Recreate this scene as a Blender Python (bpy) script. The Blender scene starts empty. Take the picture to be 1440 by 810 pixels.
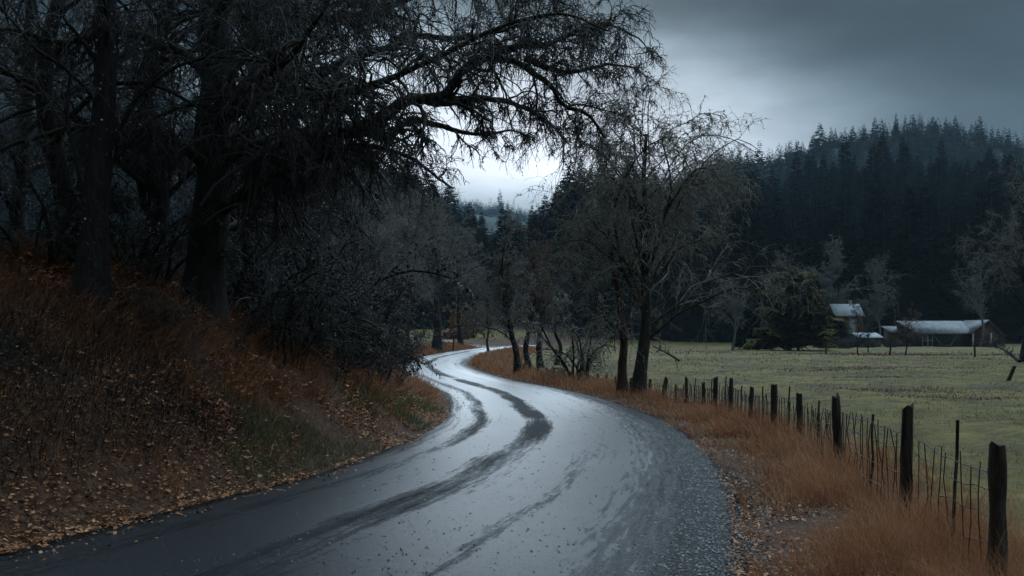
import bpy, math
import numpy as np
rng = np.random.default_rng(7)
S = bpy.context.scene
COL = S.collection
CAM_H, F, HOR = 1.7, 1400.0, 470.0           # eye height (m), focal length and horizon row of the photograph

# ------------------------------------------------------------------ small maths helpers
def sst(a, b, x):
    t = np.clip((np.asarray(x, float) - a) / (b - a), 0, 1)
    return t * t * (3 - 2 * t)
def nrm(v):
    return v / np.maximum(np.linalg.norm(v, axis=-1, keepdims=True), 1e-9)
def at(px, py, d):
    return np.array([(px - 720) / F * d, d, CAM_H - (py - HOR) / F * d])
def vnoise(x, y, scale, seed=0):
    """cheap smooth value noise, -1..1"""
    x = np.asarray(x, float) / scale; y = np.asarray(y, float) / scale
    xi, yi = np.floor(x), np.floor(y); fx, fy = x - xi, y - yi
    fx = fx * fx * (3 - 2 * fx); fy = fy * fy * (3 - 2 * fy)
    def h(a, b):
        v = np.sin(a * 127.1 + b * 311.7 + seed * 74.7) * 43758.5453
        return (v - np.floor(v)) * 2 - 1
    return (h(xi, yi) * (1 - fx) + h(xi + 1, yi) * fx) * (1 - fy) + (h(xi, yi + 1) * (1 - fx) + h(xi + 1, yi + 1) * fx) * fy
def catmull(pts, n):
    pts = np.asarray(pts, float)
    p = np.vstack([2 * pts[0] - pts[1], pts, 2 * pts[-1] - pts[-2]])
    seg = np.linalg.norm(np.diff(pts, axis=0), axis=1); cum = np.r_[0, np.cumsum(seg)]
    s = np.linspace(0, cum[-1], n)
    i = np.clip(np.searchsorted(cum, s, 'right') - 1, 0, len(pts) - 2)
    t = ((s - cum[i]) / seg[i])[:, None]
    a, b, c, d = p[i], p[i + 1], p[i + 2], p[i + 3]
    return 0.5 * (2 * b + (c - a) * t + (2 * a - 5 * b + 4 * c - d) * t ** 2 + (3 * b - a - 3 * c + d) * t ** 3)

# ------------------------------------------------------------------ mesh builder
class MB:
    def __init__(s): s.v, s.q, s.t, s.n = [], [], [], 0
    def add(s, v, q=None, t=None):
        v = np.asarray(v, float).reshape(-1, 3)
        if q is not None and len(q): s.q.append(np.asarray(q, int).reshape(-1, 4) + s.n)
        if t is not None and len(t): s.t.append(np.asarray(t, int).reshape(-1, 3) + s.n)
        s.v.append(v); s.n += len(v)
    def tubes(s, P, R, sides=4):
        P = np.asarray(P, float); R = np.asarray(R, float)
        if P.ndim == 2: P, R = P[None], R[None]
        N, K, _ = P.shape
        if N == 0: return
        T = nrm(np.gradient(P, axis=1))
        m = nrm(P[:, -1] - P[:, 0])
        ref = np.where(np.abs(m[:, 2:3]) > .8, np.array([[1., .1, 0]]), np.array([[0, 0.1, 1.]]))
        U = nrm(np.cross(T, ref[:, None, :])); V = np.cross(T, U)
        a = np.arange(sides) * 2 * math.pi / sides
        ring = P[:, :, None] + R[:, :, None, None] * (np.cos(a)[None, None, :, None] * U[:, :, None] + np.sin(a)[None, None, :, None] * V[:, :, None])
        b = (np.arange(N)[:, None, None] * K + np.arange(K - 1)[None, :, None]) * sides
        i = np.arange(sides)[None, None]; j = (i + 1) % sides
        q = np.stack([b + i, b + j, b + sides + j, b + sides + i], -1)
        s.add(ring, q)
    def strips(s, P, W, side):
        """flat tapered ribbons (blades): P (N,K,3), W (N,K) half widths, side (N,3)"""
        N, K, _ = P.shape
        off = side[:, None, :] * W[:, :, None]
        v = np.stack([P - off, P + off], 2)
        b = (np.arange(N)[:, None] * K + np.arange(K - 1)[None]) * 2
        s.add(v, np.stack([b, b + 1, b + 3, b + 2], -1))
    def leaves(s, C, size, nz=None, bend=.25):
        """small folded leaves (two quads hinged on the midrib)"""
        N = len(C)
        if N == 0: return
        n = nrm(rng.normal(size=(N, 3))) if nz is None else nrm(nz)
        u = nrm(np.cross(n, nrm(rng.normal(size=(N, 3))))); w = np.cross(n, u)
        L = size[:, None]; k = rng.uniform(.28, .5, N)[:, None]
        a = C - u * L * .5; b = C + u * L * .5
        l0 = C + w * L * k - u * L * .12 + n * L * bend * .5; r0 = C - w * L * k - u * L * .12 + n * L * bend * .5
        v = np.stack([a, b + n * L * bend * .4, l0, r0], 1)
        i = np.arange(N)[:, None] * 4
        s.add(v, t=np.concatenate([i + np.array([[0, 1, 2]]), i + np.array([[1, 0, 3]])]))
    def box(s, c, d, rz=0, taper=1.0):
        x, y, z = np.array(d) / 2
        v = np.array([[-x, -y, -z], [x, -y, -z], [x, y, -z], [-x, y, -z], [-x * taper, -y * taper, z], [x * taper, -y * taper, z], [x * taper, y * taper, z], [-x * taper, y * taper, z]])
        cr, sr = math.cos(rz), math.sin(rz)
        v = np.c_[v[:, 0] * cr - v[:, 1] * sr, v[:, 0] * sr + v[:, 1] * cr, v[:, 2]] + np.array(c)
        s.add(v, [[0, 3, 2, 1], [4, 5, 6, 7], [0, 1, 5, 4], [1, 2, 6, 5], [2, 3, 7, 6], [3, 0, 4, 7]])
    def prism(s, poly, y0, y1, axis='y'):
        """closed polygon in x,z extruded along y (or in y,z along x)"""
        n = len(poly); p = np.asarray(poly, float)
        if axis == 'y': v = np.concatenate([np.c_[p[:, 0], np.full(n, y0), p[:, 1]], np.c_[p[:, 0], np.full(n, y1), p[:, 1]]])
        else: v = np.concatenate([np.c_[np.full(n, y0), p[:, 0], p[:, 1]], np.c_[np.full(n, y1), p[:, 0], p[:, 1]]])
        q = [[i, (i + 1) % n, n + (i + 1) % n, n + i] for i in range(n)]
        t = [[0, i + 1, i] for i in range(1, n - 1)] + [[n, n + i, n + i + 1] for i in range(1, n - 1)]
        s.add(v, q, t)
    def mesh(s, name, smooth=False):
        v = np.concatenate(s.v) if s.v else np.zeros((0, 3))
        q = np.concatenate(s.q) if s.q else np.zeros((0, 4), int)
        t = np.concatenate(s.t) if s.t else np.zeros((0, 3), int)
        me = bpy.data.meshes.new(name)
        me.vertices.add(len(v)); me.vertices.foreach_set('co', v.astype(np.float32).ravel())
        nl = q.size + t.size
        me.loops.add(nl); me.loops.foreach_set('vertex_index', np.r_[q.ravel(), t.ravel()].astype(np.int32))
        me.polygons.add(len(q) + len(t))
        me.polygons.foreach_set('loop_start', np.r_[np.arange(len(q)) * 4, q.size + np.arange(len(t)) * 3].astype(np.int32))
        if smooth: me.polygons.foreach_set('use_smooth', np.ones(len(q) + len(t), bool))
        me.update(calc_edges=True); me.validate()
        return me
    def build(s, name, mat, parent=None, smooth=False):
        o = bpy.data.objects.new(name, s.mesh(name, smooth)); COL.objects.link(o)
        o.data.materials.append(mat)
        if parent is not None: o.parent = parent
        return o
def tag(o, label=None, cat=None, group=None, kind=None):
    if label: o['label'] = label
    if cat: o['category'] = cat
    if group: o['group'] = group
    if kind: o['kind'] = kind
    return o
def thing(name, loc, label, cat, group=None, rz=0):
    o = bpy.data.objects.new(name, None); COL.objects.link(o)
    o.location = [float(c) for c in loc]; o.rotation_euler = (0, 0, rz); o.empty_display_size = .2
    return tag(o, label, cat, group)
def kids(o): return [c for c in bpy.data.objects if c.parent == o]
def dup(o, loc, rz=0, sc=1.0, label=None, group=None, children=None):
    r = o.copy(); COL.objects.link(r); r.location = [float(c) for c in loc]; r.rotation_euler = (0, 0, rz)
    r.scale = sc if hasattr(sc, '__len__') else (sc, sc, sc)
    tag(r, label, None, group)
    for c in (children if children is not None else kids(o)):
        d = c.copy(); COL.objects.link(d); d.parent = r
    return r

# ------------------------------------------------------------------ materials
def mat(name):
    m = bpy.data.materials.new(name); m.use_nodes = True
    nt = m.node_tree; b = nt.nodes['Principled BSDF']
    return m, nt, b
def nd(nt, typ, ins=None, **props):
    n = nt.nodes.new(typ)
    for k, v in props.items(): setattr(n, k, v)
    for k, v in (ins or {}).items():
        if isinstance(v, bpy.types.NodeSocket): nt.links.new(v, n.inputs[k])
        else: n.inputs[k].default_value = v
    return n
def ramp(nt, fac, stops, interp='LINEAR'):
    n = nt.nodes.new('ShaderNodeValToRGB'); n.color_ramp.interpolation = interp
    e = n.color_ramp.elements
    while len(e) < len(stops): e.new(.5)
    for el, (p, c) in zip(e, stops):
        el.position = p; el.color = (c, c, c, 1) if not hasattr(c, '__len__') else (*c, 1)
    nt.links.new(fac, n.inputs[0]); return n.outputs[0]
def noise(nt, vec, scale, detail=4, rough=.6, dim='3D'):
    n = nd(nt, 'ShaderNodeTexNoise', {'Scale': scale, 'Detail': detail, 'Roughness': rough}, noise_dimensions=dim)
    if vec is not None: nt.links.new(vec, n.inputs['Vector'])
    return n.outputs['Fac']
def mixc(nt, fac, a, b, mode='MIX'):
    n = nt.nodes.new('ShaderNodeMix'); n.data_type = 'RGBA'; n.blend_type = mode
    for k, v in ((0, fac), (6, a), (7, b)):
        if isinstance(v, bpy.types.NodeSocket): nt.links.new(v, n.inputs[k])
        else: n.inputs[k].default_value = (*v, 1) if hasattr(v, '__len__') and len(v) == 3 else v
    return n.outputs[2]
def mth(nt, op, a, b=0.0, clamp=False):
    n = nt.nodes.new('ShaderNodeMath'); n.operation = op; n.use_clamp = clamp
    for k, v in ((0, a), (1, b)):
        if isinstance(v, bpy.types.NodeSocket): nt.links.new(v, n.inputs[k])
        else: n.inputs[k].default_value = v
    return n.outputs[0]
def bump(nt, b, h, strength=.4, dist=.02):
    n = nd(nt, 'ShaderNodeBump', {'Height': h, 'Strength': strength, 'Distance': dist})
    nt.links.new(n.outputs[0], b.inputs['Normal'])
def pos(nt): return nd(nt, 'ShaderNodeNewGeometry').outputs['Position']
def objc(nt): return nd(nt, 'ShaderNodeTexCoord').outputs['Object']

def m_bark(name, dark, light, moss, moss_amt=.5, lichen=.55):
    m, nt, b = mat(name); o = objc(nt)
    st = nd(nt, 'ShaderNodeMapping', {'Vector': o, 'Scale': (1, 1, .22)}).outputs[0]
    f = noise(nt, st, 22, 5, .7); c = ramp(nt, f, [(.35, dark), (.62, light)])
    l = ramp(nt, noise(nt, o, 9, 5, .7), [(lichen + .04, 0.0), (lichen + .10, .9)])
    c = mixc(nt, l, c, (.13, .14, .13))
    g = nd(nt, 'ShaderNodeNewGeometry'); z = nd(nt, 'ShaderNodeSeparateXYZ', {0: g.outputs['Normal']}).outputs[2]
    ms = mth(nt, 'MULTIPLY', ramp(nt, z, [(.2, 0.0), (.7, 1.0)]), ramp(nt, noise(nt, o, 3.2, 4, .7), [(.62 - moss_amt * .3, 0.0), (.75 - moss_amt * .3, 1.0)]))
    c = mixc(nt, ms, c, moss)
    nt.links.new(c, b.inputs['Base Color']); b.inputs['Roughness'].default_value = .8; b.inputs['Specular IOR Level'].default_value = .2
    bump(nt, b, f, .9, .04)
    return m
def m_island(name, stops, rough=.65, scale=None, amount=.5, transl=0.0):
    """leaves, blades, pebbles: every loose piece takes its own colour"""
    m, nt, b = mat(name); g = nd(nt, 'ShaderNodeNewGeometry')
    f = g.outputs['Random Per Island']
    if scale:
        n = noise(nt, g.outputs['Position'], scale, 3, .6)
        f = mth(nt, 'ADD', mth(nt, 'MULTIPLY', f, 1 - amount), mth(nt, 'MULTIPLY', ramp(nt, n, [(.3, 0.0), (.7, 1.0)]), amount))
    c = ramp(nt, f, stops)
    nt.links.new(c, b.inputs['Base Color']); b.inputs['Roughness'].default_value = rough
    b.inputs['Specular IOR Level'].default_value = .35
    if transl:
        tr = nd(nt, 'ShaderNodeBsdfTranslucent', {'Color': c}); mx = nd(nt, 'ShaderNodeMixShader', {0: transl, 1: b.outputs[0], 2: tr.outputs[0]})
        nt.links.new(mx.outputs[0], nt.nodes['Material Output'].inputs['Surface'])
    return m
def m_plain(name, c, c2=None, rough=.6, scale=8, metal=0, stretch=None, bmp=.2):
    m, nt, b = mat(name); o = objc(nt)
    v = nd(nt, 'ShaderNodeMapping', {'Vector': o, 'Scale': stretch}).outputs[0] if stretch else o
    f = noise(nt, v, scale, 5, .65)
    nt.links.new(ramp(nt, f, [(.35, c), (.68, c2 or tuple(x * 1.5 for x in c))]), b.inputs['Base Color'])
    b.inputs['Roughness'].default_value = rough; b.inputs['Metallic'].default_value = metal
    if bmp: bump(nt, b, f, bmp, .02)
    return m
def m_conifer(name, a, c):
    m, nt, b = mat(name); g = nd(nt, 'ShaderNodeNewGeometry'); oi = nd(nt, 'ShaderNodeObjectInfo')
    f = mth(nt, 'ADD', mth(nt, 'MULTIPLY', g.outputs['Random Per Island'], .55), mth(nt, 'MULTIPLY', oi.outputs['Random'], .25))
    n = noise(nt, g.outputs['Position'], .06, 3, .6)
    f = mth(nt, 'ADD', f, mth(nt, 'MULTIPLY', n, .3))
    nt.links.new(ramp(nt, f, [(.15, a), (.95, c)]), b.inputs['Base Color']); b.inputs['Roughness'].default_value = 1.0
    b.inputs['Specular IOR Level'].default_value = .0
    return m

M = {}
M['bark'] = m_bark('wet_dark_bark', (.006, .0055, .005), (.024, .021, .019), (.060, .058, .018), .5, .6)
M['bark_mossy'] = m_bark('mossy_bark', (.012, .011, .009), (.040, .034, .028), (.085, .080, .022), .9, .58)
M['bark_red'] = m_bark('reddish_bark', (.022, .012, .009), (.070, .036, .024), (.05, .05, .02), .3, .64)
M['bark_pale'] = m_bark('pale_grey_bark', (.09, .09, .088), (.17, .17, .165), (.07, .07, .04), .2, .5)
M['twig'] = m_plain('dark_twigs', (.016, .014, .013), (.045, .038, .034), .7, 3, bmp=0)
M['twig_mid'] = m_plain('brown_grey_twigs', (.09, .08, .068), (.24, .215, .18), .75, 2, bmp=0)
M['twig_grey'] = m_plain('grey_brown_twigs', (.078, .070, .063), (.185, .168, .15), .75, 2, bmp=0)
M['twig_pale'] = m_plain('pale_twigs', (.085, .082, .078), (.17, .166, .158), .75, 2, bmp=0)
M['twig_rust'] = m_plain('rusty_twigs', (.05, .028, .019), (.12, .065, .04), .75, 2, bmp=0)
M['lichen'] = m_island('lichen_tufts', [(0, (.04, .038, .022)), (.45, (.10, .092, .04)), (.72, (.20, .185, .11)), (1, (.45, .45, .41))], .8)
M['deadleaf'] = m_island('withered_leaves', [(0, (.012, .011, .008)), (.55, (.036, .025, .014)), (.85, (.09, .042, .016)), (1, (.13, .115, .075))], .6)
M['evergreen_leaf'] = m_island('dark_shrub_leaves', [(0, (.008, .011, .007)), (.6, (.018, .023, .012)), (.9, (.04, .04, .02)), (1, (.12, .11, .07))], .6)
M['orange_leaf'] = m_island('orange_leaves', [(0, (.14, .05, .012)), (.6, (.26, .11, .02)), (1, (.32, .2, .05))], .7)
M['conifer'] = m_conifer('fir_needles', (.004, .008, .008), (.013, .021, .019))
M['conifer_olive'] = m_conifer('olive_needles', (.034, .034, .015), (.11, .098, .04))
M['trunk_far'] = m_plain('fir_bark', (.022, .018, .015), (.05, .042, .036), .85, 4, bmp=0)
M['dry_grass'] = m_island('dry_grass_blades', [(0, (.06, .024, .011)), (.3, (.24, .096, .042)), (.58, (.38, .165, .075)), (.84, (.50, .28, .15)), (1, (.66, .47, .30))], .6, 1.3, .5, .25)
M['bracken'] = m_island('dead_bracken', [(0, (.08, .032, .015)), (.35, (.29, .122, .055)), (.75, (.42, .195, .09)), (1, (.58, .33, .18))], .6, 1.1, .5, .15)
M['dark_stems'] = m_island('dark_wet_undergrowth', [(0, (.008, .006, .005)), (.6, (.026, .016, .010)), (1, (.10, .045, .022))], .8)
M['litter'] = m_island('fallen_leaves', [(0, (.05, .020, .009)), (.4, (.25, .10, .042)), (.75, (.45, .20, .09)), (1, (.62, .36, .18))], .75, 1.5, .35)
M['green_grass'] = m_island('green_grass_blades', [(0, (.035, .045, .015)), (.6, (.10, .115, .04)), (1, (.20, .19, .085))], .55, .7, .4, .2)
M['field_grass'] = m_island('meadow_blades', [(0, (.045, .036, .010)), (.55, (.135, .106, .022)), (1, (.26, .19, .048))], .6, .16, .6, .2)
M['red_weed'] = m_island('red_brown_weeds', [(0, (.05, .016, .011)), (.6, (.13, .042, .026)), (1, (.20, .085, .045))], .7)
M['pebble'] = m_island('wet_pebbles', [(0, (.010, .010, .010)), (.7, (.03, .029, .028)), (1, (.09, .087, .083))], .35)
M['post'] = m_plain('weathered_post_wood', (.012, .010, .008), (.065, .054, .044), .95, 26, stretch=(1, 1, .12), bmp=1.0)
M['post'].node_tree.nodes['Principled BSDF'].inputs['Specular IOR Level'].default_value = .1
M['wire'] = m_plain('rusty_wire', (.014, .010, .008), (.05, .030, .02), .6, 20, bmp=0)
M['log'] = m_bark('log_bark', (.02, .017, .014), (.07, .06, .05), (.06, .06, .02), .4, .55)
M['roof'] = None; 

# ------------------------------------------------------------------ the road line and the land
RC = np.array([(-8.5, -14, 2.8), (-5.6, -7, 2.8), (-3.1, 0, 2.8), (-1.3, 7, 2.78), (0.05, 12, 2.42), (.75, 18, 2.18), (.57, 24, 2.08), (-.25, 30, 1.95), (-1.8, 37, 1.82), (-3.1, 45, 1.80),
               (-4.05, 52, 1.85), (-4.6, 60, 1.9), (-4.75, 74, 2.05), (-3.6, 100, 2.1), (-.5, 132, 2.1), (6, 160, 2.1), (18, 185, 2.1), (40, 205, 2.1)])
cl = catmull(RC, 700)                       # x, y, half width
CX, CY, CW = cl.T
CT = nrm(np.gradient(cl[:, :2], axis=0)); CN = np.c_[CT[:, 1], -CT[:, 0]]      # normal to the right
CS = np.r_[0, np.cumsum(np.linalg.norm(np.diff(cl[:, :2], axis=0), axis=1))]
def road_dist(x, y):
    """distance beyond the road's edge (negative on it) and side (+1 right, -1 left)"""
    x = np.asarray(x, float).ravel(); y = np.asarray(y, float).ravel()
    e = np.empty(len(x)); side = np.empty(len(x))
    for i in range(0, len(x), 20000):
        X, Y = x[i:i + 20000, None], y[i:i + 20000, None]
        d2 = (X - CX) ** 2 + (Y - CY) ** 2; k = d2.argmin(1)
        dx, dy = X[:, 0] - CX[k], Y[:, 0] - CY[k]
        lat = dx * CN[k, 0] + dy * CN[k, 1]
        e[i:i + 20000] = np.sqrt(d2[np.arange(len(k)), k]) - CW[k]; side[i:i + 20000] = np.where(lat > 0, 1, -1)
    return e, side
A1 = [-.75, -.5, -.35, -.23, -.157, -.086, -.05, -.014, .021, .05, .10, .2, .36, .51, .75]
E1 = [.20, .20, .19, .19, .172, .138, .112, .098, .112, .134, .146, .150, .155, .172, .18]      # tree-top elevation of the nearer slopes
A2 = [-.75, -.5, -.36, -.26, -.16, -.08, .0, .10, .16, .2, .27, .33, .41, .46, .514, .7]
E2 = [.30, .30, .27, .20, .12, .06, .04, .06, .13, .165, .170, .181, .191, .188, .172, .15]     # far hill, bare ground
A3 = [-.75, -.3, -.16, -.06, -.015, .02, .06, .1, .2, .7]
E3 = [.05, .08, .118, .122, .117, .110, .116, .115, .08, .05]
def land(x, y, fine=True):
    x = np.asarray(x, float); sh = x.shape; x = x.ravel(); y = np.asarray(y, float).ravel()
    e, side = road_dist(x, y)
    nearL = np.interp(e, [-.5, 0, .25, .5, 1.0, 1.9, 3.5, 6, 15, 60, 300], [-.03, -.03, .03, .22, .74, 1.62, 2.5, 2.75, 3.3, 5, 9])
    farL = np.interp(e, [-.3, 0, .3, 1.5, 4, 10, 40, 100, 300], [-.03, -.03, .01, .32, .85, 1.2, 1.9, 3.0, 5])
    w = sst(13.5, 23, y); zl = nearL * (1 - w) + farL * w
    zr = np.interp(e, [-.3, 0, .3, 1, 2, 4, 10, 30, 300], [-.03, -.03, -.005, -.02, -.2, -.32, -.3, -.2, -.1])
    z = np.where(side > 0, zr, zl)
    far = sst(140, 210, y); lat = sst(-30, 30, x - np.interp(y, CY, CX))
    z = z * (1 - far) + far * (3.2 * (1 - lat) + .2 * lat)
    off = sst(0.2, 1.5, e)
    big = vnoise(x, y, 9, 1) * .10 + vnoise(x, y, 31, 2) * .16
    z = z + off * np.where(side > 0, big * sst(2, 8, e), big * .8)
    if fine:
        bank = (side < 0) * (1 - w) * sst(.3, 1.2, e)
        z = z + bank * (vnoise(x, y, 1.1, 3) * .14 + vnoise(x, y, .45, 4) * .07) + off * vnoise(x, y, .7, 5) * .03 + (side > 0) * sst(3, 5, e) * (1 - sst(90, 140, y)) * (np.abs(vnoise(x, y, 1.7, 6)) * .09 + np.abs(vnoise(x, y, .75, 7)) * .05)
    D = np.maximum(y, 30); a = x / D
    z1 = np.interp(a, A1, E1) * 400 - 16; z2 = np.interp(a, A2, E2) * 760; z3 = np.interp(a, A3, E3) * 1700
    r = np.hypot(x, y) / np.sqrt(1 + np.minimum(a * a, .5)); r = np.where(y > 30, y, 0)
    h = np.zeros_like(z)
    z1b = np.minimum(z1 * .85, np.maximum(z2 * .75, z1 * .55))
    h = z1 * sst(185, 400, r)
    h = np.where(r > 400, z1 + (z1b - z1) * sst(400, 500, r), h)
    h = np.where(r > 500, z1b + (z2 - z1b) * sst(500, 760, r), h)
    h = np.where(r > 760, z2 + (np.maximum(z3, z2 * .8) - z2) * sst(800, 1700, r), h)
    h = h * (1 + .05 * vnoise(x, y, 60, 8)) + sst(200, 320, r) * vnoise(x, y, 45, 9) * 2.5
    return (z + h).reshape(sh)
def land1(x, y): return float(land(np.array([x]), np.array([y]))[0])

def span(*parts):
    out = []
    for a, b, n in parts: out.append(np.linspace(a, b, n, endpoint=False))
    return np.concatenate(out)
gx = np.r_[span((-1500, -300, 40), (-300, -60, 48), (-60, -14, 46), (-14, 8, 122), (8, 30, 100), (30, 100, 60), (100, 320, 44), (320, 1500, 40)), 1500]
gy = np.r_[span((-60, -12, 24), (-12, 2, 28), (2, 34, 160), (34, 80, 92), (80, 200, 80), (200, 520, 80), (520, 1950, 90)), 1950]
X, Y = np.meshgrid(gx, gy); Z = land(X, Y)
nx, ny = len(gx), len(gy)
i = (np.arange(ny - 1)[:, None] * nx + np.arange(nx - 1)[None]).ravel()
g = MB(); g.add(np.stack([X, Y, Z], -1).reshape(-1, 3), np.stack([i, i + 1, i + nx + 1, i + nx], -1))

# what covers the ground: r = brown litter, g = meadow, b = dark wet undergrowth
e_, s_ = road_dist(X, Y); xr, yr = X.ravel(), Y.ravel()
jit = vnoise(xr, yr, 1.3, 11) * .4 + vnoise(xr, yr, .5, 12) * .25
right = s_ > 0
br = np.where(right, 1 - sst(2.0, 3.2, e_ + jit), 1 - sst(2.4, 5, e_ + jit) * sst(26, 40, yr))
br = np.maximum(br, right * sst(.35, .8, vnoise(xr, yr, 7, 13) * .6 + vnoise(xr, yr, 2.1, 14) * .5) * .8 * (yr > 25))
forest = sst(150, 185, yr) * np.where(right, 1, 0) + sst(135, 170, yr) * np.where(right, 0, 1)
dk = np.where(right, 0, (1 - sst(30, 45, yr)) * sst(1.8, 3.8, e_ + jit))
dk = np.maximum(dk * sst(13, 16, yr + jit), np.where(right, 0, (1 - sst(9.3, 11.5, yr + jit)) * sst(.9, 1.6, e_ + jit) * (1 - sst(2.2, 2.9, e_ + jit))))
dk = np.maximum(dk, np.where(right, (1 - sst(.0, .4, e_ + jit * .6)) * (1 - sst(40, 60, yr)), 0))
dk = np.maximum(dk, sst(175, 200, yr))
col = np.c_[np.clip(br, 0, 1), np.clip(1 - br, 0, 1), np.clip(dk, 0, 1), np.ones(len(xr))]

m, nt, b = mat('ground_cover'); p = pos(nt)
at_ = nd(nt, 'ShaderNodeAttribute', attribute_name='cover'); sep = nd(nt, 'ShaderNodeSeparateColor', {0: at_.outputs['Color']})
n1 = noise(nt, p, 3.5, 6, .7); n2 = noise(nt, p, .25, 5, .65); n3 = noise(nt, p, 14, 5, .7)
n4 = noise(nt, p, .9, 5, .7)
meadow = ramp(nt, mth(nt, 'ADD', mth(nt, 'MULTIPLY', n2, .45), mth(nt, 'ADD', mth(nt, 'MULTIPLY', n1, .25), mth(nt, 'MULTIPLY', n4, .3))), [(.39, (.04, .024, .010)), (.47, (.085, .064, .016)), (.54, (.138, .106, .023)), (.62, (.21, .155, .040))])
litter = ramp(nt, n3, [(.3, (.022, .012, .008)), (.5, (.075, .036, .02)), (.66, (.15, .075, .042)), (.8, (.05, .05, .024))])
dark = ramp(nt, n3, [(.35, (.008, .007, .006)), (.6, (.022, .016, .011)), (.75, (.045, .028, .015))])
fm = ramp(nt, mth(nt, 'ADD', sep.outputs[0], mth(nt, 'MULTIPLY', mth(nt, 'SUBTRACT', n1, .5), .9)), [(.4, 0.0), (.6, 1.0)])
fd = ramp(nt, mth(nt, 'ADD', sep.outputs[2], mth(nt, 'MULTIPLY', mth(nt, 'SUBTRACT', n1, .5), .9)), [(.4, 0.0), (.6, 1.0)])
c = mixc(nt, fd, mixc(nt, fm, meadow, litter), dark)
c = mixc(nt, ramp(nt, mth(nt, 'MULTIPLY', nd(nt, 'ShaderNodeSeparateXYZ', {0: p}).outputs[2], .05), [(.2, 0.0), (.4, 1.0)]), c, (.009, .014, .012))
nt.links.new(c, b.inputs['Base Color']); b.inputs['Roughness'].default_value = .85; b.inputs['Specular IOR Level'].default_value = .2
bump(nt, b, mth(nt, 'ADD', n3, n1), .9, .06)
M['ground'] = m
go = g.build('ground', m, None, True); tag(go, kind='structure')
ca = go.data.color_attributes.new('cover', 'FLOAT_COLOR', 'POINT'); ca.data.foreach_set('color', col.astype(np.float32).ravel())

# ---- road sheet, with a crown and ragged edges; UV = across (-1..1), along (m)
nu = 25; sel = np.arange(0, 700); us = np.linspace(-1, 1, nu)
ns = 900; si = np.linspace(0, 699, ns); idx = np.clip(si.astype(int), 0, 698); ft = (si - idx)[:, None]
ctr = cl[idx] * (1 - ft) + cl[idx + 1] * ft; nrmv = nrm(CN[idx] * (1 - ft) + CN[idx + 1] * ft); sv = CS[idx] * (1 - ft[:, 0]) + CS[idx + 1] * ft[:, 0]
hw = ctr[:, 2][:, None] + np.stack([vnoise(sv, sv * 0 + k, .9, 21) * .03 + vnoise(sv, sv * 0 + k, .35, 22) * .02 for k in (3, 9)], 1)
lat = np.where(us[None] < 0, us[None] * hw[:, :1], us[None] * hw[:, 1:])
rx = ctr[:, 0][:, None] + nrmv[:, 0][:, None] * lat; ry = ctr[:, 1][:, None] + nrmv[:, 1][:, None] * lat
rz = .045 * (1 - us[None] ** 2) * np.ones_like(rx) + .006
rz[:, 0] -= .02; rz[:, -1] -= .02
r = MB(); i = (np.arange(ns - 1)[:, None] * nu + np.arange(nu - 1)[None]).ravel()
r.add(np.stack([rx, ry, rz], -1).reshape(-1, 3), np.stack([i, i + 1, i + nu + 1, i + nu], -1))
m, nt, b = mat('wet_asphalt'); p = pos(nt)
uv = nd(nt, 'ShaderNodeUVMap', uv_map='road').outputs[0]
suv = nd(nt, 'ShaderNodeSeparateXYZ', {0: uv}); U, V = suv.outputs[0], suv.outputs[1]
stre = nd(nt, 'ShaderNodeMapping', {'Vector': uv, 'Scale': (5.5, .10, 1)}).outputs[0]
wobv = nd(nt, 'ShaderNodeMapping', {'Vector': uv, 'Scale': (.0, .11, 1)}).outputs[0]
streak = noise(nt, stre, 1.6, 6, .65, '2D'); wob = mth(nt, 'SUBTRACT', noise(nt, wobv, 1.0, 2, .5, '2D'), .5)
uu = mth(nt, 'ADD', U, mth(nt, 'MULTIPLY', wob, .35))
def stripe(c0, w):
    d = mth(nt, 'ABSOLUTE', mth(nt, 'SUBTRACT', uu, c0)); return ramp(nt, mth(nt, 'DIVIDE', d, w), [(.0, 1.0), (1.0, 0.0)], 'EASE')
tr = mth(nt, 'MAXIMUM', mth(nt, 'MULTIPLY', stripe(-.18, .19), ramp(nt, noise(nt, wobv, 2.3, 2, .5, '2D'), [(.3, .3), (.6, 1.0)])), mth(nt, 'MULTIPLY', stripe(-.68, .14), .5))
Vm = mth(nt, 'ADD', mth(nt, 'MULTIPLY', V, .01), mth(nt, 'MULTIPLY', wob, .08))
tr = mth(nt, 'MULTIPLY', tr, ramp(nt, Vm, [(.20, .25), (.33, 1.0)]))
tr = mth(nt, 'MAXIMUM', tr, mth(nt, 'MULTIPLY', stripe(.3, .12), .15))
fine = noise(nt, nd(nt, 'ShaderNodeMapping', {'Vector': uv, 'Scale': (34, 1.6, 1)}).outputs[0], 1.0, 5, .7, '2D')
grain = noise(nt, p, 16, 5, .75)
dry = ramp(nt, mth(nt, 'ADD', mth(nt, 'ADD', mth(nt, 'MULTIPLY', tr, .62), mth(nt, 'MULTIPLY', streak, .55)), mth(nt, 'ADD', mth(nt, 'MULTIPLY', fine, .42), mth(nt, 'MULTIPLY', grain, .30))), [(.74, 0.0), (1.24, 1.0)])
edge = ramp(nt, mth(nt, 'ADD', U, mth(nt, 'MULTIPLY', mth(nt, 'ADD', mth(nt, 'SUBTRACT', streak, .5), mth(nt, 'MULTIPLY', mth(nt, 'SUBTRACT', fine, .5), 1.2)), .5)), [(.55, 0.0), (.88, 1.0)])
edgel = ramp(nt, mth(nt, 'ADD', mth(nt, 'MULTIPLY', U, -1), mth(nt, 'MULTIPLY', mth(nt, 'SUBTRACT', streak, .5), .4)), [(.86, 0.0), (.98, 1.0)])
edge = mth(nt, 'MAXIMUM', edge, edgel)
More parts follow.
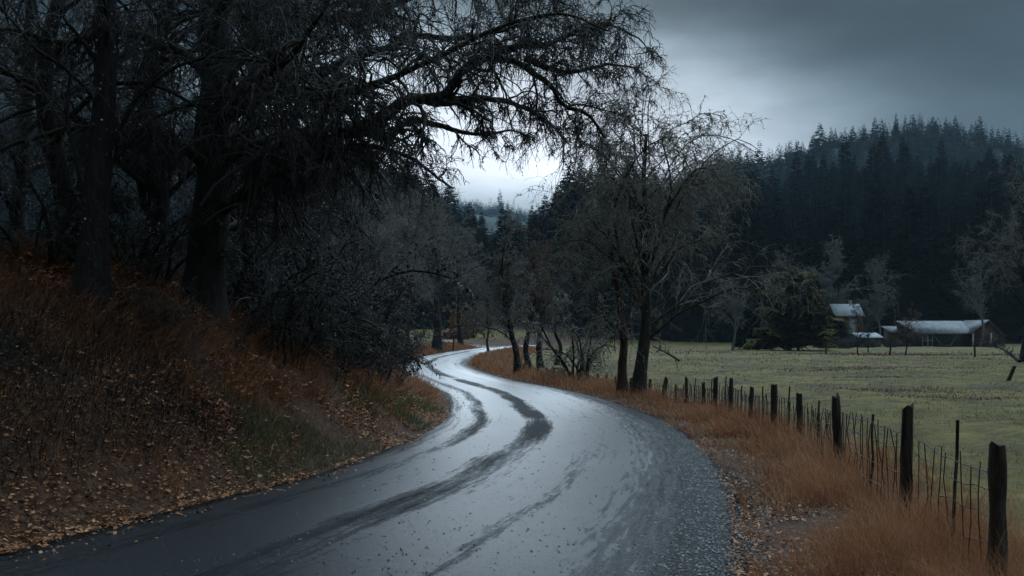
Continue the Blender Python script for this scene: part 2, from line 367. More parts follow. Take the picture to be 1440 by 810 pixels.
agg = noise(nt, p, 90, 3, .7); agg2 = noise(nt, p, 26, 4, .7); pat = noise(nt, p, .9, 5, .65)
rgh = mth(nt, 'ADD', mth(nt, 'ADD', .34, mth(nt, 'MULTIPLY', dry, .42)), mth(nt, 'ADD', mth(nt, 'MULTIPLY', edge, .22), mth(nt, 'MULTIPLY', mth(nt, 'SUBTRACT', pat, .5), .10)), True)
colr = mixc(nt, dry, ramp(nt, agg2, [(.3, (.011, .012, .014)), (.55, (.026, .029, .032)), (.72, (.055, .06, .064))]), (.009, .010, .011))
colr = mixc(nt, edge, colr, ramp(nt, agg2, [(.38, (.006, .006, .006)), (.72, (.036, .034, .032))]))
nt.links.new(colr, b.inputs['Base Color']); nt.links.new(rgh, b.inputs['Roughness'])
nt.links.new(mth(nt, 'MAXIMUM', mth(nt, 'SUBTRACT', ramp(nt, Vm, [(.2, .10), (.30, .2), (.46, .62)]), mth(nt, 'ADD', mth(nt, 'MULTIPLY', dry, .45), mth(nt, 'MULTIPLY', edge, .6))), .05), b.inputs['Specular IOR Level'])  # specular also raised along the road, to build in its brighter distant reflection
film_sheen = mth(nt, 'MULTIPLY', mth(nt, 'SUBTRACT', 1.0, mth(nt, 'MULTIPLY', dry, .85)), mth(nt, 'SUBTRACT', 1.0, mth(nt, 'MULTIPLY', edge, .95)), True)
film_sheen = mth(nt, 'MULTIPLY', film_sheen, ramp(nt, mth(nt, 'ADD', Vm, mth(nt, 'MULTIPLY', mth(nt, 'SUBTRACT', pat, .5), .12)), [(.18, .03), (.26, .10), (.38, .55), (.6, 1.0)]))  # reflection gradient put into the coat: faint near the eye, full towards the bend
nt.links.new(film_sheen, b.inputs['Coat Weight']); b.inputs['Coat IOR'].default_value = 1.6
nt.links.new(mth(nt, 'ADD', .37, mth(nt, 'MULTIPLY', mth(nt, 'ADD', dry, streak), .10)), b.inputs['Coat Roughness'])
hgt = mth(nt, 'ADD', mth(nt, 'MULTIPLY', agg, .35), mth(nt, 'MULTIPLY', mth(nt, 'MULTIPLY', agg2, mth(nt, 'ADD', .3, mth(nt, 'MULTIPLY', edge, .9))), 1.0))
bump(nt, b, hgt, .7, .014)
cb_ = nd(nt, 'ShaderNodeBump', {'Height': mth(nt, 'ADD', agg, mth(nt, 'MULTIPLY', grain, .6)), 'Strength': .25, 'Distance': .01}); nt.links.new(cb_.outputs[0], b.inputs['Coat Normal'])
M['road'] = m
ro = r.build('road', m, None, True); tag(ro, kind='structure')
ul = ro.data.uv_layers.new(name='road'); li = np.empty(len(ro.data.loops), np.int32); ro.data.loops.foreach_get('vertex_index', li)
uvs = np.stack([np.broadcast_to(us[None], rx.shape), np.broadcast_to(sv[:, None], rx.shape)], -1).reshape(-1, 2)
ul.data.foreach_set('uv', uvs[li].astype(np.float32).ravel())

# ------------------------------------------------------------------ branching trees
def grow(start, d, L, r0, seg, wob, droop, tip=.3, lift=0.0):
    N = len(start); P = np.empty((N, seg + 1, 3)); P[:, 0] = start; d = nrm(d)
    for k in range(seg):
        d = nrm(d + rng.normal(size=(N, 3)) * wob + np.array([0, 0, -1.]) * (droop * (k + .5) / seg - lift * (1 - (k + .5) / seg)))
        P[:, k + 1] = P[:, k] + d * (L / seg)[:, None]
    R = r0[:, None] * (1 - (1 - tip) * np.linspace(0, 1, seg + 1)[None])
    return P, R
def sprout(P, R, per, t0, t1, ang, lr, rr, rmin=.002, up=0.0, lmin=.08, lmax=99):
    """side shoots of a batch of branches: starts, directions, lengths, radii"""
    N, K, _ = P.shape; L = np.linalg.norm(np.diff(P, axis=1), axis=2).sum(1)
    c = rng.poisson(np.broadcast_to(per, (N,))); o = np.repeat(np.arange(N), c); n = len(o)
    t = rng.uniform(t0, t1, n); f = t * (K - 1); k = np.minimum(f.astype(int), K - 2); f = (f - k)[:, None]
    s = P[o, k] * (1 - f) + P[o, k + 1] * f; T = nrm(P[o, k + 1] - P[o, k])
    pr = nrm(np.cross(T, rng.normal(size=(n, 3))) + np.array([0, 0, up])); a = rng.uniform(*ang, n)[:, None]
    d = T * np.cos(a) + pr * np.sin(a)
    ln = np.clip(L[o] * lr * (1 - .5 * t) * rng.uniform(.5, 1.3, n), lmin, lmax)
    r = np.maximum((R[o, k]) * rr * rng.uniform(.7, 1.1, n), rmin)
    return s, d, ln, r, o
def pick(P, n):
    N, K, _ = P.shape
    if N == 0: return np.zeros((0, 3))
    o = rng.integers(0, N, n); f = rng.uniform(0, K - 1, n); k = np.minimum(f.astype(int), K - 2); f = (f - k)[:, None]
    return P[o, k] * (1 - f) + P[o, k + 1] * f
def twigs_of(P, R, per=(8, 7, 4), droop=.35, wob=.28, lr=(.5, .62, .7), rmin=.003, up=.2, t0=.15, lmax=99):
    """three generations of shoots along given limbs"""
    s, d, l, r, _ = sprout(P, R, per[0], t0, 1, (.5, 1.2), lr[0], .5, rmin * 1.6, up, .15, lmax)
    P2, R2 = grow(s, d, l, r, 7, wob, droop * .6, .35)
    s, d, l, r, _ = sprout(P2, R2, per[1], .1, 1, (.5, 1.2), lr[1], .55, rmin * 1.2, up * .5, .1)
    P3, R3 = grow(s, d, l, r, 5, wob, droop, .5)
    s, d, l, r, _ = sprout(P3, R3, per[2], .1, 1, (.4, 1.1), lr[2], .6, rmin, 0, .06)
    P4, R4 = grow(s, d, l, r, 4, wob, droop * 1.1, .6)
    return (P2, R2), (P3, R3), (P4, R4)
def add_twigs(mb, tw, s2=5):
    mb.tubes(*tw[0], s2); mb.tubes(*tw[1], 4); mb.tubes(*tw[2], 3)

def bare_tree(name, loc, H, r, label, cat='tree', lean=(0, 0), trunk_to=.85, n_limb=16, t0=.25, spread=.38, ang=(.6, 1.15), droop=.4, lift=.15, per=(7, 6, 3),
              bark='bark', twig='twig', leaf='lichen', n_leaf=1500, leaf_size=(.02, .05), rmin=.004, wob=.25, group=None, trunk_pts=None, forks=0, limb_wob=.16, limb_r=.36):
    root = thing(name, loc, label, cat, group)
    if trunk_pts is None:
        n = 6; zz = np.linspace(0, H * trunk_to, n)
        trunk_pts = np.c_[lean[0] * (zz / H) ** 1.1 + np.r_[0, rng.normal(size=n - 1) * H * .018], lean[1] * zz / H + np.r_[0, rng.normal(size=n - 1) * H * .018], zz]
    tp = catmull(trunk_pts, 22); tt = np.linspace(0, 1, 22)
    tr_ = r * (1 - .78 * tt ** .9) * (1 + .55 * np.exp(-tt * 18)) * (1 + rng.normal(size=22) * .04)
    tp[0, 2] -= .3
    tb = MB(); tb.tubes(tp, tr_, 12); cr = MB()
    TP, TR = tp[None], tr_[None]
    limbs = []
    if forks:
        s, d, l, rr, _ = sprout(TP, TR, forks, .2, .5, (.2, .5), .75, .62, .02, 0)
        Pf, Rf = grow(s, d, l, rr, 10, .1, 0, .25, .1); tb.tubes(Pf, Rf, 8)
        s, d, l, rr, _ = sprout(Pf, Rf, n_limb * .45, .25, 1, ang, spread * 1.2, .5, rmin * 2.2, .1, .3); limbs.append(grow(s, d, l, rr, 12, limb_wob, droop * .5, .3, lift))
    s, d, l, rr, _ = sprout(TP, TR, n_limb, t0, 1, ang, spread * 1.9, limb_r, rmin * 2.2, .15, .3)
    limbs.append(grow(s, d, l, rr, 12, limb_wob, droop * .75, .25, lift))
    P = np.concatenate([x[0] for x in limbs]); R = np.concatenate([x[1] for x in limbs])
    tb.tubes(P, R, 7)
    tw = twigs_of(P, R, per, droop, wob, rmin=rmin, up=.15)
    add_twigs(cr, tw)
    tb.build('trunk', M[bark], root, True); cr.build('crown', M[twig], root)
    if n_leaf:
        lf = MB(); C = np.concatenate([pick(P, n_leaf // 5), pick(tw[0][0], n_leaf // 3), pick(tw[1][0], n_leaf // 2)])
        C = C + rng.normal(size=C.shape) * .012
        if loc[1] < 45:
            f_ = rng.integers(0, 21, 500); aa = rng.uniform(0, 6.283, 500); C = np.concatenate([C, tp[f_] + (tp[f_ + 1] - tp[f_]) * rng.random((500, 1)) + np.c_[np.cos(aa), np.sin(aa), aa * 0] * (tr_[f_] * 1.01)[:, None]])
        lf.leaves(C, rng.uniform(*leaf_size, len(C)))
        tag(lf.build('lichen' if leaf == 'lichen' else 'leaves', M[leaf], root), kind='stuff')
    return root
def shrub(name, loc, H, W, label, stems=12, per=(7, 6, 3), twig='twig', leaf='deadleaf', n_leaf=1500, leaf_size=(.02, .05), rmin=.004, droop=.45, cat='shrub', group=None, lean=(0, 0), wob=.26, r0=.03):
    root = thing(name, loc, label, cat, group)
    n = stems; az = rng.uniform(0, 2 * math.pi, n); k = rng.uniform(.15, 1.0, n)
    s = np.c_[np.cos(az) * .12 * W, np.sin(az) * .12 * W, np.full(n, -.15)]
    d = np.c_[np.cos(az) * k * W / H + lean[0], np.sin(az) * k * W / H + lean[1], np.ones(n)]
    P, R = grow(s, d, H * rng.uniform(.65, 1.1, n), r0 * rng.uniform(.6, 1.3, n), 12, .14, droop * .5, .3)
    st = MB(); st.tubes(P, R, 6)
    tw = twigs_of(P, R, per, droop, wob, (.42, .6, .7), rmin, .1)
    cb = MB(); add_twigs(cb, tw)
    st.build('stem', M['bark'], root, True).name = 'stems'; cb.build('crown', M[twig], root)
    if n_leaf:
        lf = MB(); C = np.concatenate([pick(tw[0][0], n_leaf // 4), pick(tw[1][0], n_leaf // 2), pick(tw[2][0], n_leaf // 4)])
        C = C + rng.normal(size=C.shape) * .025
        lf.leaves(C, rng.uniform(*leaf_size, len(C))); tag(lf.build('leaves', M[leaf], root), kind='stuff')
    return root

# ---- the great tree on the bank, its limbs reaching over the road
HD = 14.0
hb = at(285, 405, HD); hb[2] = land1(hb[0], hb[1])
hero = thing('bare_tree', hb, 'huge dark bare tree on the bank whose long limbs arch right over the road', 'tree')
tpts = np.array([at(282, 408, HD), at(292, 340, HD), at(300, 270, HD), at(298, 190, HD), at(306, 100, HD), at(300, 0, HD + .1), at(312, -140, HD + .2), at(300, -330, HD + .3)])
tpts[0, 2] = hb[2] - .25; tpts -= hb
tp = catmull(tpts, 34); tt = np.linspace(0, 1, 34)
tb = MB(); tb.tubes(tp, .28 * (1 - .5 * tt) * (1 + .5 * np.exp(-tt * 22)) * (1 + .05 * np.sin(tt * 40)), 18)
tb.build('trunk', M['bark_mossy'], hero, True)
def limb_line(pts):                            # px, py, metres nearer (-) or farther (+) than the trunk
    return np.array([at(a, b_, HD + c_) for a, b_, c_ in pts]) - hb
LIMBS = [
 (.150, [(303, 225, 0), (370, 205, -.2), (440, 190, -.4), (500, 178, -.5), (536, 167, -.6), (577, 138, -.7), (633, 128, -.8), (653, 97, -.9), (688, 74, -1), (731, 78, -1.1), (762, 97, -1.2), (789, 117, -1.2), (802, 138, -1.2), (838, 150, -1.3), (862, 185, -1.3)]),
 (.080, [(500, 178, -.5), (530, 190, -.5), (555, 190, -.4), (579, 171, -.3), (610, 175, -.2), (649, 187, 0), (688, 190, .1), (720, 186, .1), (745, 196, .2)]),
 (.110, [(308, 300, 0), (345, 272, -.4), (390, 247, -.7), (440, 226, -1), (500, 205, -1.2), (560, 215, -1.4), (600, 236, -1.5), (640, 262, -1.5)]),
 (.130, [(304, 100, 0), (370, 50, .2), (431, 29, .4), (478, 23, .5), (528, 14, .6), (580, -10, .7), (650, -30, .8), (730, -25, .9), (800, 5, 1)]),
 (.110, [(302, 150, 0), (400, 120, .3), (466, 95, .5), (501, 78, .6), (548, 64, .7), (579, 47, .8), (640, 52, .9), (700, 40, 1.0), (760, 20, 1.1), (800, 10, 1.2)]),
 (.060, [(688, 74, -1), (719, 70, -1.0), (769, 62, -1.1), (812, 43, -1.1), (848, 38, -1.2), (882, 51, -1.2), (908, 76, -1.3)]),
 (.055, [(740, 82, -1.1), (775, 100, -.9), (808, 105, -.8), (847, 93, -.7), (886, 93, -.6), (912, 108, -.5)]),
 (.090, [(303, 180, 0), (380, 130, -.6), (450, 130, -1.0), (520, 118, -1.3), (590, 90, -1.5), (650, 62, -1.7), (720, 30, -1.8), (790, 18, -1.9), (850, 40, -1.9)]),
 (.080, [(577, 138, -.7), (620, 145, -.5), (680, 140, -.4), (730, 150, -.3), (770, 175, -.2), (800, 205, -.2)]),
 (.090, [(300, 60, 0), (360, -10, .8), (450, -50, 1.4), (560, -60, 1.8), (660, -40, 2.0), (740, -10, 2.2)]),
 (.100, [(300, 240, 0), (240, 200, -.7), (180, 185, -1.2), (110, 180, -1.6), (40, 200, -1.9), (-40, 240, -2)]),
 (.100, [(300, 110, 0), (230, 60, -.4), (160, 40, -.8), (80, 50, -1.2), (0, 30, -1.5), (-80, 60, -1.6)]),
 (.090, [(303, 150, 0), (350, 120, -1.2), (400, 90, -2.2), (440, 40, -3), (480, -20, -3.6), (540, -60, -4)]),
 (.085, [(300, 40, 0), (330, -30, -1), (380, -90, -2), (460, -120, -3), (560, -110, -3.6), (680, -60, -4)]),
 (.070, [(305, 330, 0), (350, 310, .6), (400, 318, 1), (450, 300, 1.5), (500, 320, 1.9), (540, 355, 2.2)]),
]
for r0, pts in LIMBS:
    lp = catmull(limb_line(pts), 40); n = len(lp); t = np.linspace(0, 1, n)
    lp[1:] += np.cumsum(rng.normal(size=(n - 1, 3)) * .012, axis=0) * .6
    lr_ = r0 * (1 - .88 * t ** .75) * (1 + rng.normal(size=n) * .05)
    Lm = np.linalg.norm(np.diff(lp, axis=0), axis=1).sum()
    lb = MB(); lb.tubes(lp, lr_, 9)
    limb = lb.build('limb', M['bark_mossy'], hero, True)
    P, R = lp[None], np.maximum(lr_, .012)[None]
    tw = twigs_of(P, R, (Lm * 8, 9, 5), .6, .32, (.27, .75, .72), .0042, .1, .12, 2.0)
    tb = MB(); add_twigs(tb, tw, 6); tag(tb.build('twigs', M['twig'], limb), kind='stuff')
    lf = MB(); k = int(Lm * 130); C = np.concatenate([pick(P, k // 3), pick(tw[0][0], k // 2), pick(tw[1][0], k)]); C += rng.normal(size=C.shape) * .015
    lf.leaves(C, rng.uniform(.012, .042, len(C))); tag(lf.build('lichen', M['lichen'], limb), kind='stuff')

# ---- its neighbours on the bank
def bank_at(px, d): x = (px - 720) / F * d; return (x, d, land1(x, d))
b2 = bank_at(128, 12.0)
bare_tree('bare_tree', b2, 9.5, .185, 'tall straight dark trunk standing on the far left bank, flecked with pale lichen', trunk_pts=[(0, 0, 0), (.05, 0, 1.2), (.12, .1, 2.5), (.16, .1, 4), (.3, .2, 6), (.25, .2, 8)],
          n_limb=24, t0=.15, spread=.26, limb_r=.24, per=(9, 8, 5), bark='bark', twig='twig', n_leaf=3500, leaf_size=(.012, .04), rmin=.0038, droop=.5)
b3 = bank_at(98, 13.5)
bare_tree('bare_tree', b3, 8.5, .17, 'crooked dark tree leaning left at the left edge beside a straight trunk', trunk_pts=[(0, 0, 0), (-.05, 0, .9), (-.3, 0, 1.9), (-.38, .1, 2.8), (-.2, .1, 3.6), (.1, .2, 4.6), (.1, .2, 6.5)],
          n_limb=20, t0=.2, spread=.30, per=(8, 7, 4), n_leaf=2500, leaf_size=(.012, .035), rmin=.0038, droop=.5)
b4 = bank_at(205, 15.5)
bare_tree('bare_tree', b4, 9, .2, 'dark bare tree tangled between the huge tree and the straight trunk', n_limb=26, t0=.12, spread=.3, per=(8, 7, 4), n_leaf=3500, leaf_size=(.012, .04), rmin=.0042, droop=.55, lean=(.2, 0))
b5 = bank_at(355, 17.0)
bare_tree('bare_tree', b5, 7.5, .13, 'slender dark bare tree close behind the huge tree, right of its trunk', n_limb=30, t0=.1, spread=.33, per=(8, 7, 4), n_leaf=6000, leaf='evergreen_leaf', leaf_size=(.03, .08), rmin=.0042, droop=.5)
b6 = bank_at(440, 21.0)
bare_tree('leafy_tree', b6, 6.0, .11, 'dark small-leaved tree behind the bank shrubs, still holding its leaves', n_limb=34, t0=.06, spread=.36, per=(8, 7, 4), n_leaf=15000, leaf='evergreen_leaf', leaf_size=(.04, .10), rmin=.005, droop=.5)
b7 = bank_at(30, 16.5)
bare_tree('bare_tree', b7, 8, .15, 'thin bare tree at the far left edge of the picture, behind the leaning one', n_limb=24, t0=.15, spread=.33, per=(7, 7, 3), n_leaf=1500, rmin=.0045, droop=.45)
# shrubs on and behind the bank
for nm, px, d, H, W, lab, lf, nl, st in (
    ('shrub', 402, 15.0, 2.1, 1.5, 'tangled dark shrub on the bank right of the huge trunk', 'evergreen_leaf', 5000, 20),
    ('shrub', 470, 17.0, 2.1, 1.5, 'bushy dark shrub arching over the slope where the bank meets the bend', 'deadleaf', 4500, 20),
    ('shrub', 520, 20.5, 2.3, 1.5, 'twiggy dark shrub nearest the road bend, flecked with pale leaves', 'deadleaf', 4000, 18),
    ('shrub', 345, 15.8, 2.3, 1.3, 'dense leafy shrub in the gap just right of the huge trunk', 'evergreen_leaf', 5000, 18),
    ('shrub', 60, 12.6, 1.5, 1.2, 'dark undergrowth shrub at the foot of the far left trees', 'evergreen_leaf', 3000, 14),
    ('shrub', 200, 14.0, 1.6, 1.2, 'dark leafy shrub between the two thick trunks', 'evergreen_leaf', 3500, 14)):
    shrub(nm, bank_at(px, d), H, W, lab, st, (9, 7, 4), 'twig', lf, nl, (.02, .055), .004)
shrub('bracken_clump', bank_at(222, 12.6), .75, .5, 'rusty brown bracken clump at the foot of the huge trunk', 40, (6, 4, 2), 'twig_rust', 'deadleaf', 900, (.02, .04), .003, .6, 'bracken', r0=.006)

# ---- trees along the road and meadow
def gnd(px, d): x = (px - 720) / F * d; return (x, d, land1(x, d))
gl = gnd(897, 27.5)
bare_tree('bare_tree', gl, 8.9, .20, 'tallest bare roadside tree right of the road with mossy drooping branches', trunk_pts=[(0, 0, 0), (.08, 0, .8), (.2, 0, 1.7), (.24, 0, 2.6), (.2, .05, 3.6), (.27, .05, 4.8), (.17, .05, 6.0), (.24, .05, 7.3)],
          n_limb=54, t0=.2, spread=.43, ang=(.6, 1.25), limb_r=.32, per=(10, 7, 3.6), bark='bark_mossy', twig='twig_mid', n_leaf=32000, leaf_size=(.02, .055), rmin=.0045, droop=.55, lift=.25)
g2 = gnd(876, 28.6)
bare_tree('bare_tree', g2, 5.8, .15, 'shorter bare tree with reddish trunk close beside the tallest roadside tree', trunk_pts=[(0, 0, 0), (-.02, 0, .8), (.03, 0, 1.6), (-.1, 0, 2.6), (-.25, .05, 3.6), (-.4, .05, 4.8)],
          n_limb=22, t0=.28, spread=.38, limb_r=.34, per=(8, 6, 3), bark='bark_red', twig='twig_mid', n_leaf=12000, leaf_size=(.02, .055), rmin=.0045, droop=.55)
g3 = gnd(814, 35.5)
shrub('shrub', g3, 3.6, 1.5, 'many-stemmed bare shrub by the fence left of the tall roadside trees', 12, (8, 5, 3), 'twig_mid', 'lichen', 3000, (.03, .07), .006, .35, r0=.05)
g4 = gnd(728, 41.5)
bare_tree('bare_tree', g4, 6.2, .15, 'twin-trunked bare tree leaning left at the inside of the far bend', trunk_pts=[(0, 0, 0), (-.05, 0, .9), (-.3, 0, 1.9), (-.42, 0, 3), (-.5, 0, 4.2), (-.55, 0, 5.3)],
          n_limb=34, t0=.25, spread=.24, ang=(.4, .9), per=(7, 7, 4), twig='twig_grey', n_leaf=4500, leaf_size=(.03, .07), rmin=.007, droop=.25, forks=2, lift=.25)
for px, d, H, rr, lab, tw_ in ((746, 52, 7.0, .17, 'dark bare tree just right of the twin-trunked one at the far bend', 'twig_rust'), (760, 60, 7.5, .2, 'broad rust-tinged bare tree behind the far bend, left of the many-stemmed shrub', 'twig_rust'),
                              (782, 66, 6.8, .16, 'dim bare tree behind the many-stemmed shrub', 'twig_grey')):
    bare_tree('bare_tree', gnd(px, d), H, rr, lab, n_limb=22, t0=.28, spread=.26, ang=(.4, .9), per=(6, 6, 3), twig=tw_, n_leaf=1500, leaf_size=(.04, .08), rmin=.009, droop=.2, lift=.25)
# left of the far bend
for px, d, H, rr, lab, tw_, lean in ((614, 92, 14.5, .42, 'large bare tree with a thick dark trunk in the meadow left of the far bend', 'twig_grey', (0, 0)),
                              (545, 55, 9.5, .18, 'grey bare tree behind the bank shrubs, its fine twigs reaching right', 'twig_grey', (1.2, 0)),
                              (512, 48, 8.8, .16, 'grey bare tree rising just right of the dark leafy tree', 'twig_grey', (.5, 0)),
                              (575, 74, 11.0, .22, 'grey bare tree between the thick meadow tree and the bank shrubs', 'twig_grey', (.6, 0)),
                              (648, 120, 15.0, .3, 'hazy bare tree behind the thick meadow tree, to its right', 'twig_grey', (0, 0)),
                              (560, 105, 16.0, .3, 'hazy tall bare tree farthest back on the left side of the meadow', 'twig_grey', (0, 0))):
    bare_tree('bare_tree', gnd(px, d), H, rr, lab, n_limb=32, t0=.32, spread=.30, ang=(.5, 1.1), per=(8, 7, 3), twig=tw_, n_leaf=0, rmin=.0075 * max(1, d / 75), droop=.35, lift=.2, lean=lean)
bare_tree('bare_tree', gnd(687, 95), 6.0, .12, 'small spreading bare tree alone on the meadow by the pale track', n_limb=30, t0=.12, spread=.42, ang=(.7, 1.2), per=(7, 6, 3), twig='twig_grey', n_leaf=0, rmin=.011, droop=.3)
shrub('autumn_bush', gnd(662, 150), 6.5, 4.0, 'yellow-orange autumn bush glowing under the far wood', 26, (7, 5, 2), 'twig_rust', 'orange_leaf', 3500, (.2, .45), .012, .3, 'bush', r0=.06)
shrub('autumn_bush', gnd(640, 140), 2.6, 5.0, 'low rust-red bush along the meadow edge below the yellow one', 26, (7, 5, 2), 'twig_rust', 'red_weed', 2500, (.15, .35), .012, .5, 'bush', r0=.04)
# right side of the meadow
bare_tree('bare_tree', gnd(1442, 62), 11.5, .30, 'thick-trunked bare tree with pale branches at the right edge of the picture', n_limb=26, t0=.28, spread=.34, ang=(.5, 1.1), limb_r=.26, per=(7, 6, 3), twig='twig_grey', bark='bark', n_leaf=0, rmin=.009, droop=.3, lift=.1)
bare_tree('bare_tree', gnd(1172, 178), 18, .25, 'pale grey bare tree against the firs just behind the small house', n_limb=30, t0=.25, spread=.25, ang=(.4, .8), per=(7, 6, 3), twig='twig_pale', bark='bark_pale', n_leaf=0, rmin=.03, droop=.1, lift=.25)
bare_tree('bare_tree', gnd(1098, 176), 17, .22, 'thin pale bare tree against the firs above the olive conifer', n_limb=22, t0=.3, spread=.25, ang=(.5, .9), per=(6, 5, 2), twig='twig_grey', bark='bark_pale', n_leaf=0, rmin=.02, droop=.1, lift=.2)
bare_tree('bare_tree', gnd(1236, 172), 15, .2, 'faint grey bare tree standing between the small house and the barn', n_limb=26, t0=.2, spread=.26, ang=(.4, .9), per=(7, 5, 2), twig='twig_grey', bark='bark_pale', n_leaf=0, rmin=.018, droop=.1, lift=.2)
bare_tree('bare_tree', gnd(1030, 118), 9.5, .16, 'pale twiggy bare tree in the meadow just right of the tallest roadside tree', n_limb=26, t0=.15, spread=.3, ang=(.5, 1), per=(7, 6, 3), twig='twig_pale', bark='bark_pale', n_leaf=0, rmin=.010, droop=.3, lift=.15)
bare_tree('bare_tree', gnd(1378, 150), 13.5, .22, 'pale-limbed bare tree rising behind the right end of the barn', n_limb=20, t0=.25, spread=.33, ang=(.5, 1), per=(6, 5, 2), twig='twig_grey', bark='bark_pale', n_leaf=0, rmin=.015, droop=.15, lift=.2)
for px, d, H, lab in ((1206, 96, 4.6, 'thin dark sapling in the meadow in front of the small house'), (1221, 99, 3.9, 'shorter thin sapling just right of another before the small house'), (1273, 84, 4.2, 'leaning reddish sapling in front of the left end of the barn')):
    bare_tree('sapling', gnd(px, d), H, .06, lab, n_limb=24, t0=.12, spread=.25, ang=(.7, 1.3), per=(5, 4, 2), twig='twig_rust' if px == 1273 else 'twig', n_leaf=500, leaf='deadleaf', leaf_size=(.05, .1), rmin=.009, droop=.3, lean=(.5 if px == 1273 else 0, 0))

# ------------------------------------------------------------------ conifers
def conifer_mb(H, Rb, tiers, nb, m, skirt=.08, seed=0, droop=.3, ragged=.35, pw=.85):
    rg = np.random.default_rng(seed)
    t = np.repeat((np.arange(tiers) + rg.uniform(-.3, .3, tiers)) / tiers, nb).clip(0, 1); n = len(t)
    t = (t + rg.normal(size=n) * .35 / tiers).clip(0, .995)
    z = H * (skirt + (1 - skirt) * t); L = Rb * ((1 - t) ** pw) * rg.uniform(1 - ragged, 1 + ragged * .5, n) + .012 * H
    az = rg.uniform(0, 2 * math.pi, n)
    out = np.c_[np.cos(az), np.sin(az), np.zeros(n)]; sd = np.c_[-np.sin(az), np.cos(az), np.zeros(n)]
    dr = droop * rg.uniform(.5, 1.5, n) * (1 - .8 * t) - .35 * t ** 2
    V, T, k = [], [], 0
    axis = lambda s: out * (L * s)[:, None] + np.array([0, 0, 1.]) * (z - dr * L * (s - .25 * s * s * 1.2))[:, None]
    for j in range(m):
        s0 = .1 + .82 * j / m; s1 = s0 + 1.35 / m * .9
        w = (.42 * (1 - j / m) + .16) * L * (1.15 if m > 1 else .8)
        for sg in (-1, 1):
            a = axis(s0); b_ = axis(min(s1, 1.0)); tip = axis(min(s0 + .9 / m + .05, 1.0)) + sd * (sg * w * rg.uniform(.7, 1.15, n))[:, None] - np.array([0, 0, 1.]) * (w * rg.uniform(.1, .5, n))[:, None]
            V.append(np.stack([a, b_, tip], 1).reshape(-1, 3)); T.append(np.arange(3 * n).reshape(-1, 3) + k); k += 3 * n
    return np.concatenate(V), np.concatenate(T)
HI = [conifer_mb(1, .18 + .04 * (s % 3), 44, 9, 4, .05 + .03 * (s % 2), s, .38, .3) for s in range(5)]
MID = [conifer_mb(1, .19 + .045 * (s % 3), 24, 7, 2, .06, 20 + s, .38, .3) for s in range(5)]
LOW = [conifer_mb(1, .20 + .04 * (s % 3), 14, 6, 1, .06, 40 + s, .38, .35) for s in range(5)]
TRK = MB(); zz = np.linspace(-.03, .97, 8); TRK.tubes(np.c_[zz * 0, zz * 0, zz], .012 * (1 - zz * .93), 6)
trunk_me = TRK.mesh('fir_trunk', True); trunk_me.materials.append(M['trunk_far'])
def cm(vt):
    b_ = MB(); b_.add(vt[0], t=vt[1]); me = b_.mesh('fir_crown'); me.materials.append(M['conifer']); return me
HI_ME = [cm(v) for v in HI]; MID_ME = [cm(v) for v in MID]

# where firs grow: jittered grid over the slopes
rows = []
d = 186.0
while d < 1780:
    st = 4.3 + (d - 186) * .0050
    xs = np.arange(-.62 * d, .62 * d, st); xs = xs + rng.uniform(-.4, .4, len(xs)) * st
    ys = d + rng.uniform(-.5, .5, len(xs)) * st; rows.append(np.c_[xs, ys]); d += st * 1.05
T = np.concatenate(rows); a = T[:, 0] / T[:, 1]
keep = np.ones(len(T), bool)
keep &= ~((T[:, 1] > 500) & (T[:, 1] < 590) & (rng.random(len(T)) < .6))
keep &= ~((np.abs(a - .0) < .07) & (T[:, 1] < 205))
keep &= ~((T[:, 1] > 800) & (T[:, 1] < 1480))            # behind the far crest
keep &= rng.random(len(T)) > .13
keep &= ~((a < -.17) & (T[:, 1] > 560)) ; keep &= ~((a < -.17) & (rng.random(len(T)) < .5))
T = T[keep]; a = T[:, 0] / T[:, 1]
hgt = rng.normal(17.5, 4.6, len(T)).clip(7, 31)
hgt[T[:, 1] < 260] *= 1.15
hgt[(T[:, 1] > 590)] *= .74
hgt[(T[:, 1] > 1450)] *= 1.25
hgt[(np.abs(a + .01) < .05) & (T[:, 1] < 450)] *= .8
# a few that the photograph singles out: px of the stem, row of the tip, distance
STAR = [(1228, 198, 330, 'tall shapely fir standing clear above its neighbours in the middle of the right slope'), (1300, 252, 205, 'broad dark fir towering directly behind the barn roof'),
        (1372, 285, 200, 'tall dark fir behind the right end of the barn'), (1068, 186, 640, 'pointed fir poking up at the left end of the far right ridge'),
        (1153, 170, 700, 'tall pointed fir on the far ridge above the olive conifer'), (1378, 160, 705, 'stout fir standing out at the right end of the far ridge'),
        (703, 254, 1640, 'lone pale fir rising through mist in the valley gap'), (1130, 318, 200, 'dark fir rising straight behind the olive meadow conifer')]
sx = np.array([((p_ - 720) / F * d_, d_) for p_, r_, d_, l_ in STAR]); sz = land(sx[:, 0], sx[:, 1])
sh = np.array([CAM_H - (r_ - HOR) / F * d_ for p_, r_, d_, l_ in STAR]) - sz
ok = np.ones(len(T), bool)
for (x_, y_), r_ in zip(sx, (9, 6, 6, 14, 14, 14, 30, 5)): ok &= np.hypot(T[:, 0] - x_, T[:, 1] - y_) > r_
T, hgt = T[ok], hgt[ok]
nS = len(STAR); T = np.vstack([sx, T]); hgt = np.r_[np.clip(sh, 9, 42), hgt]; Tz = land(T[:, 0], T[:, 1])
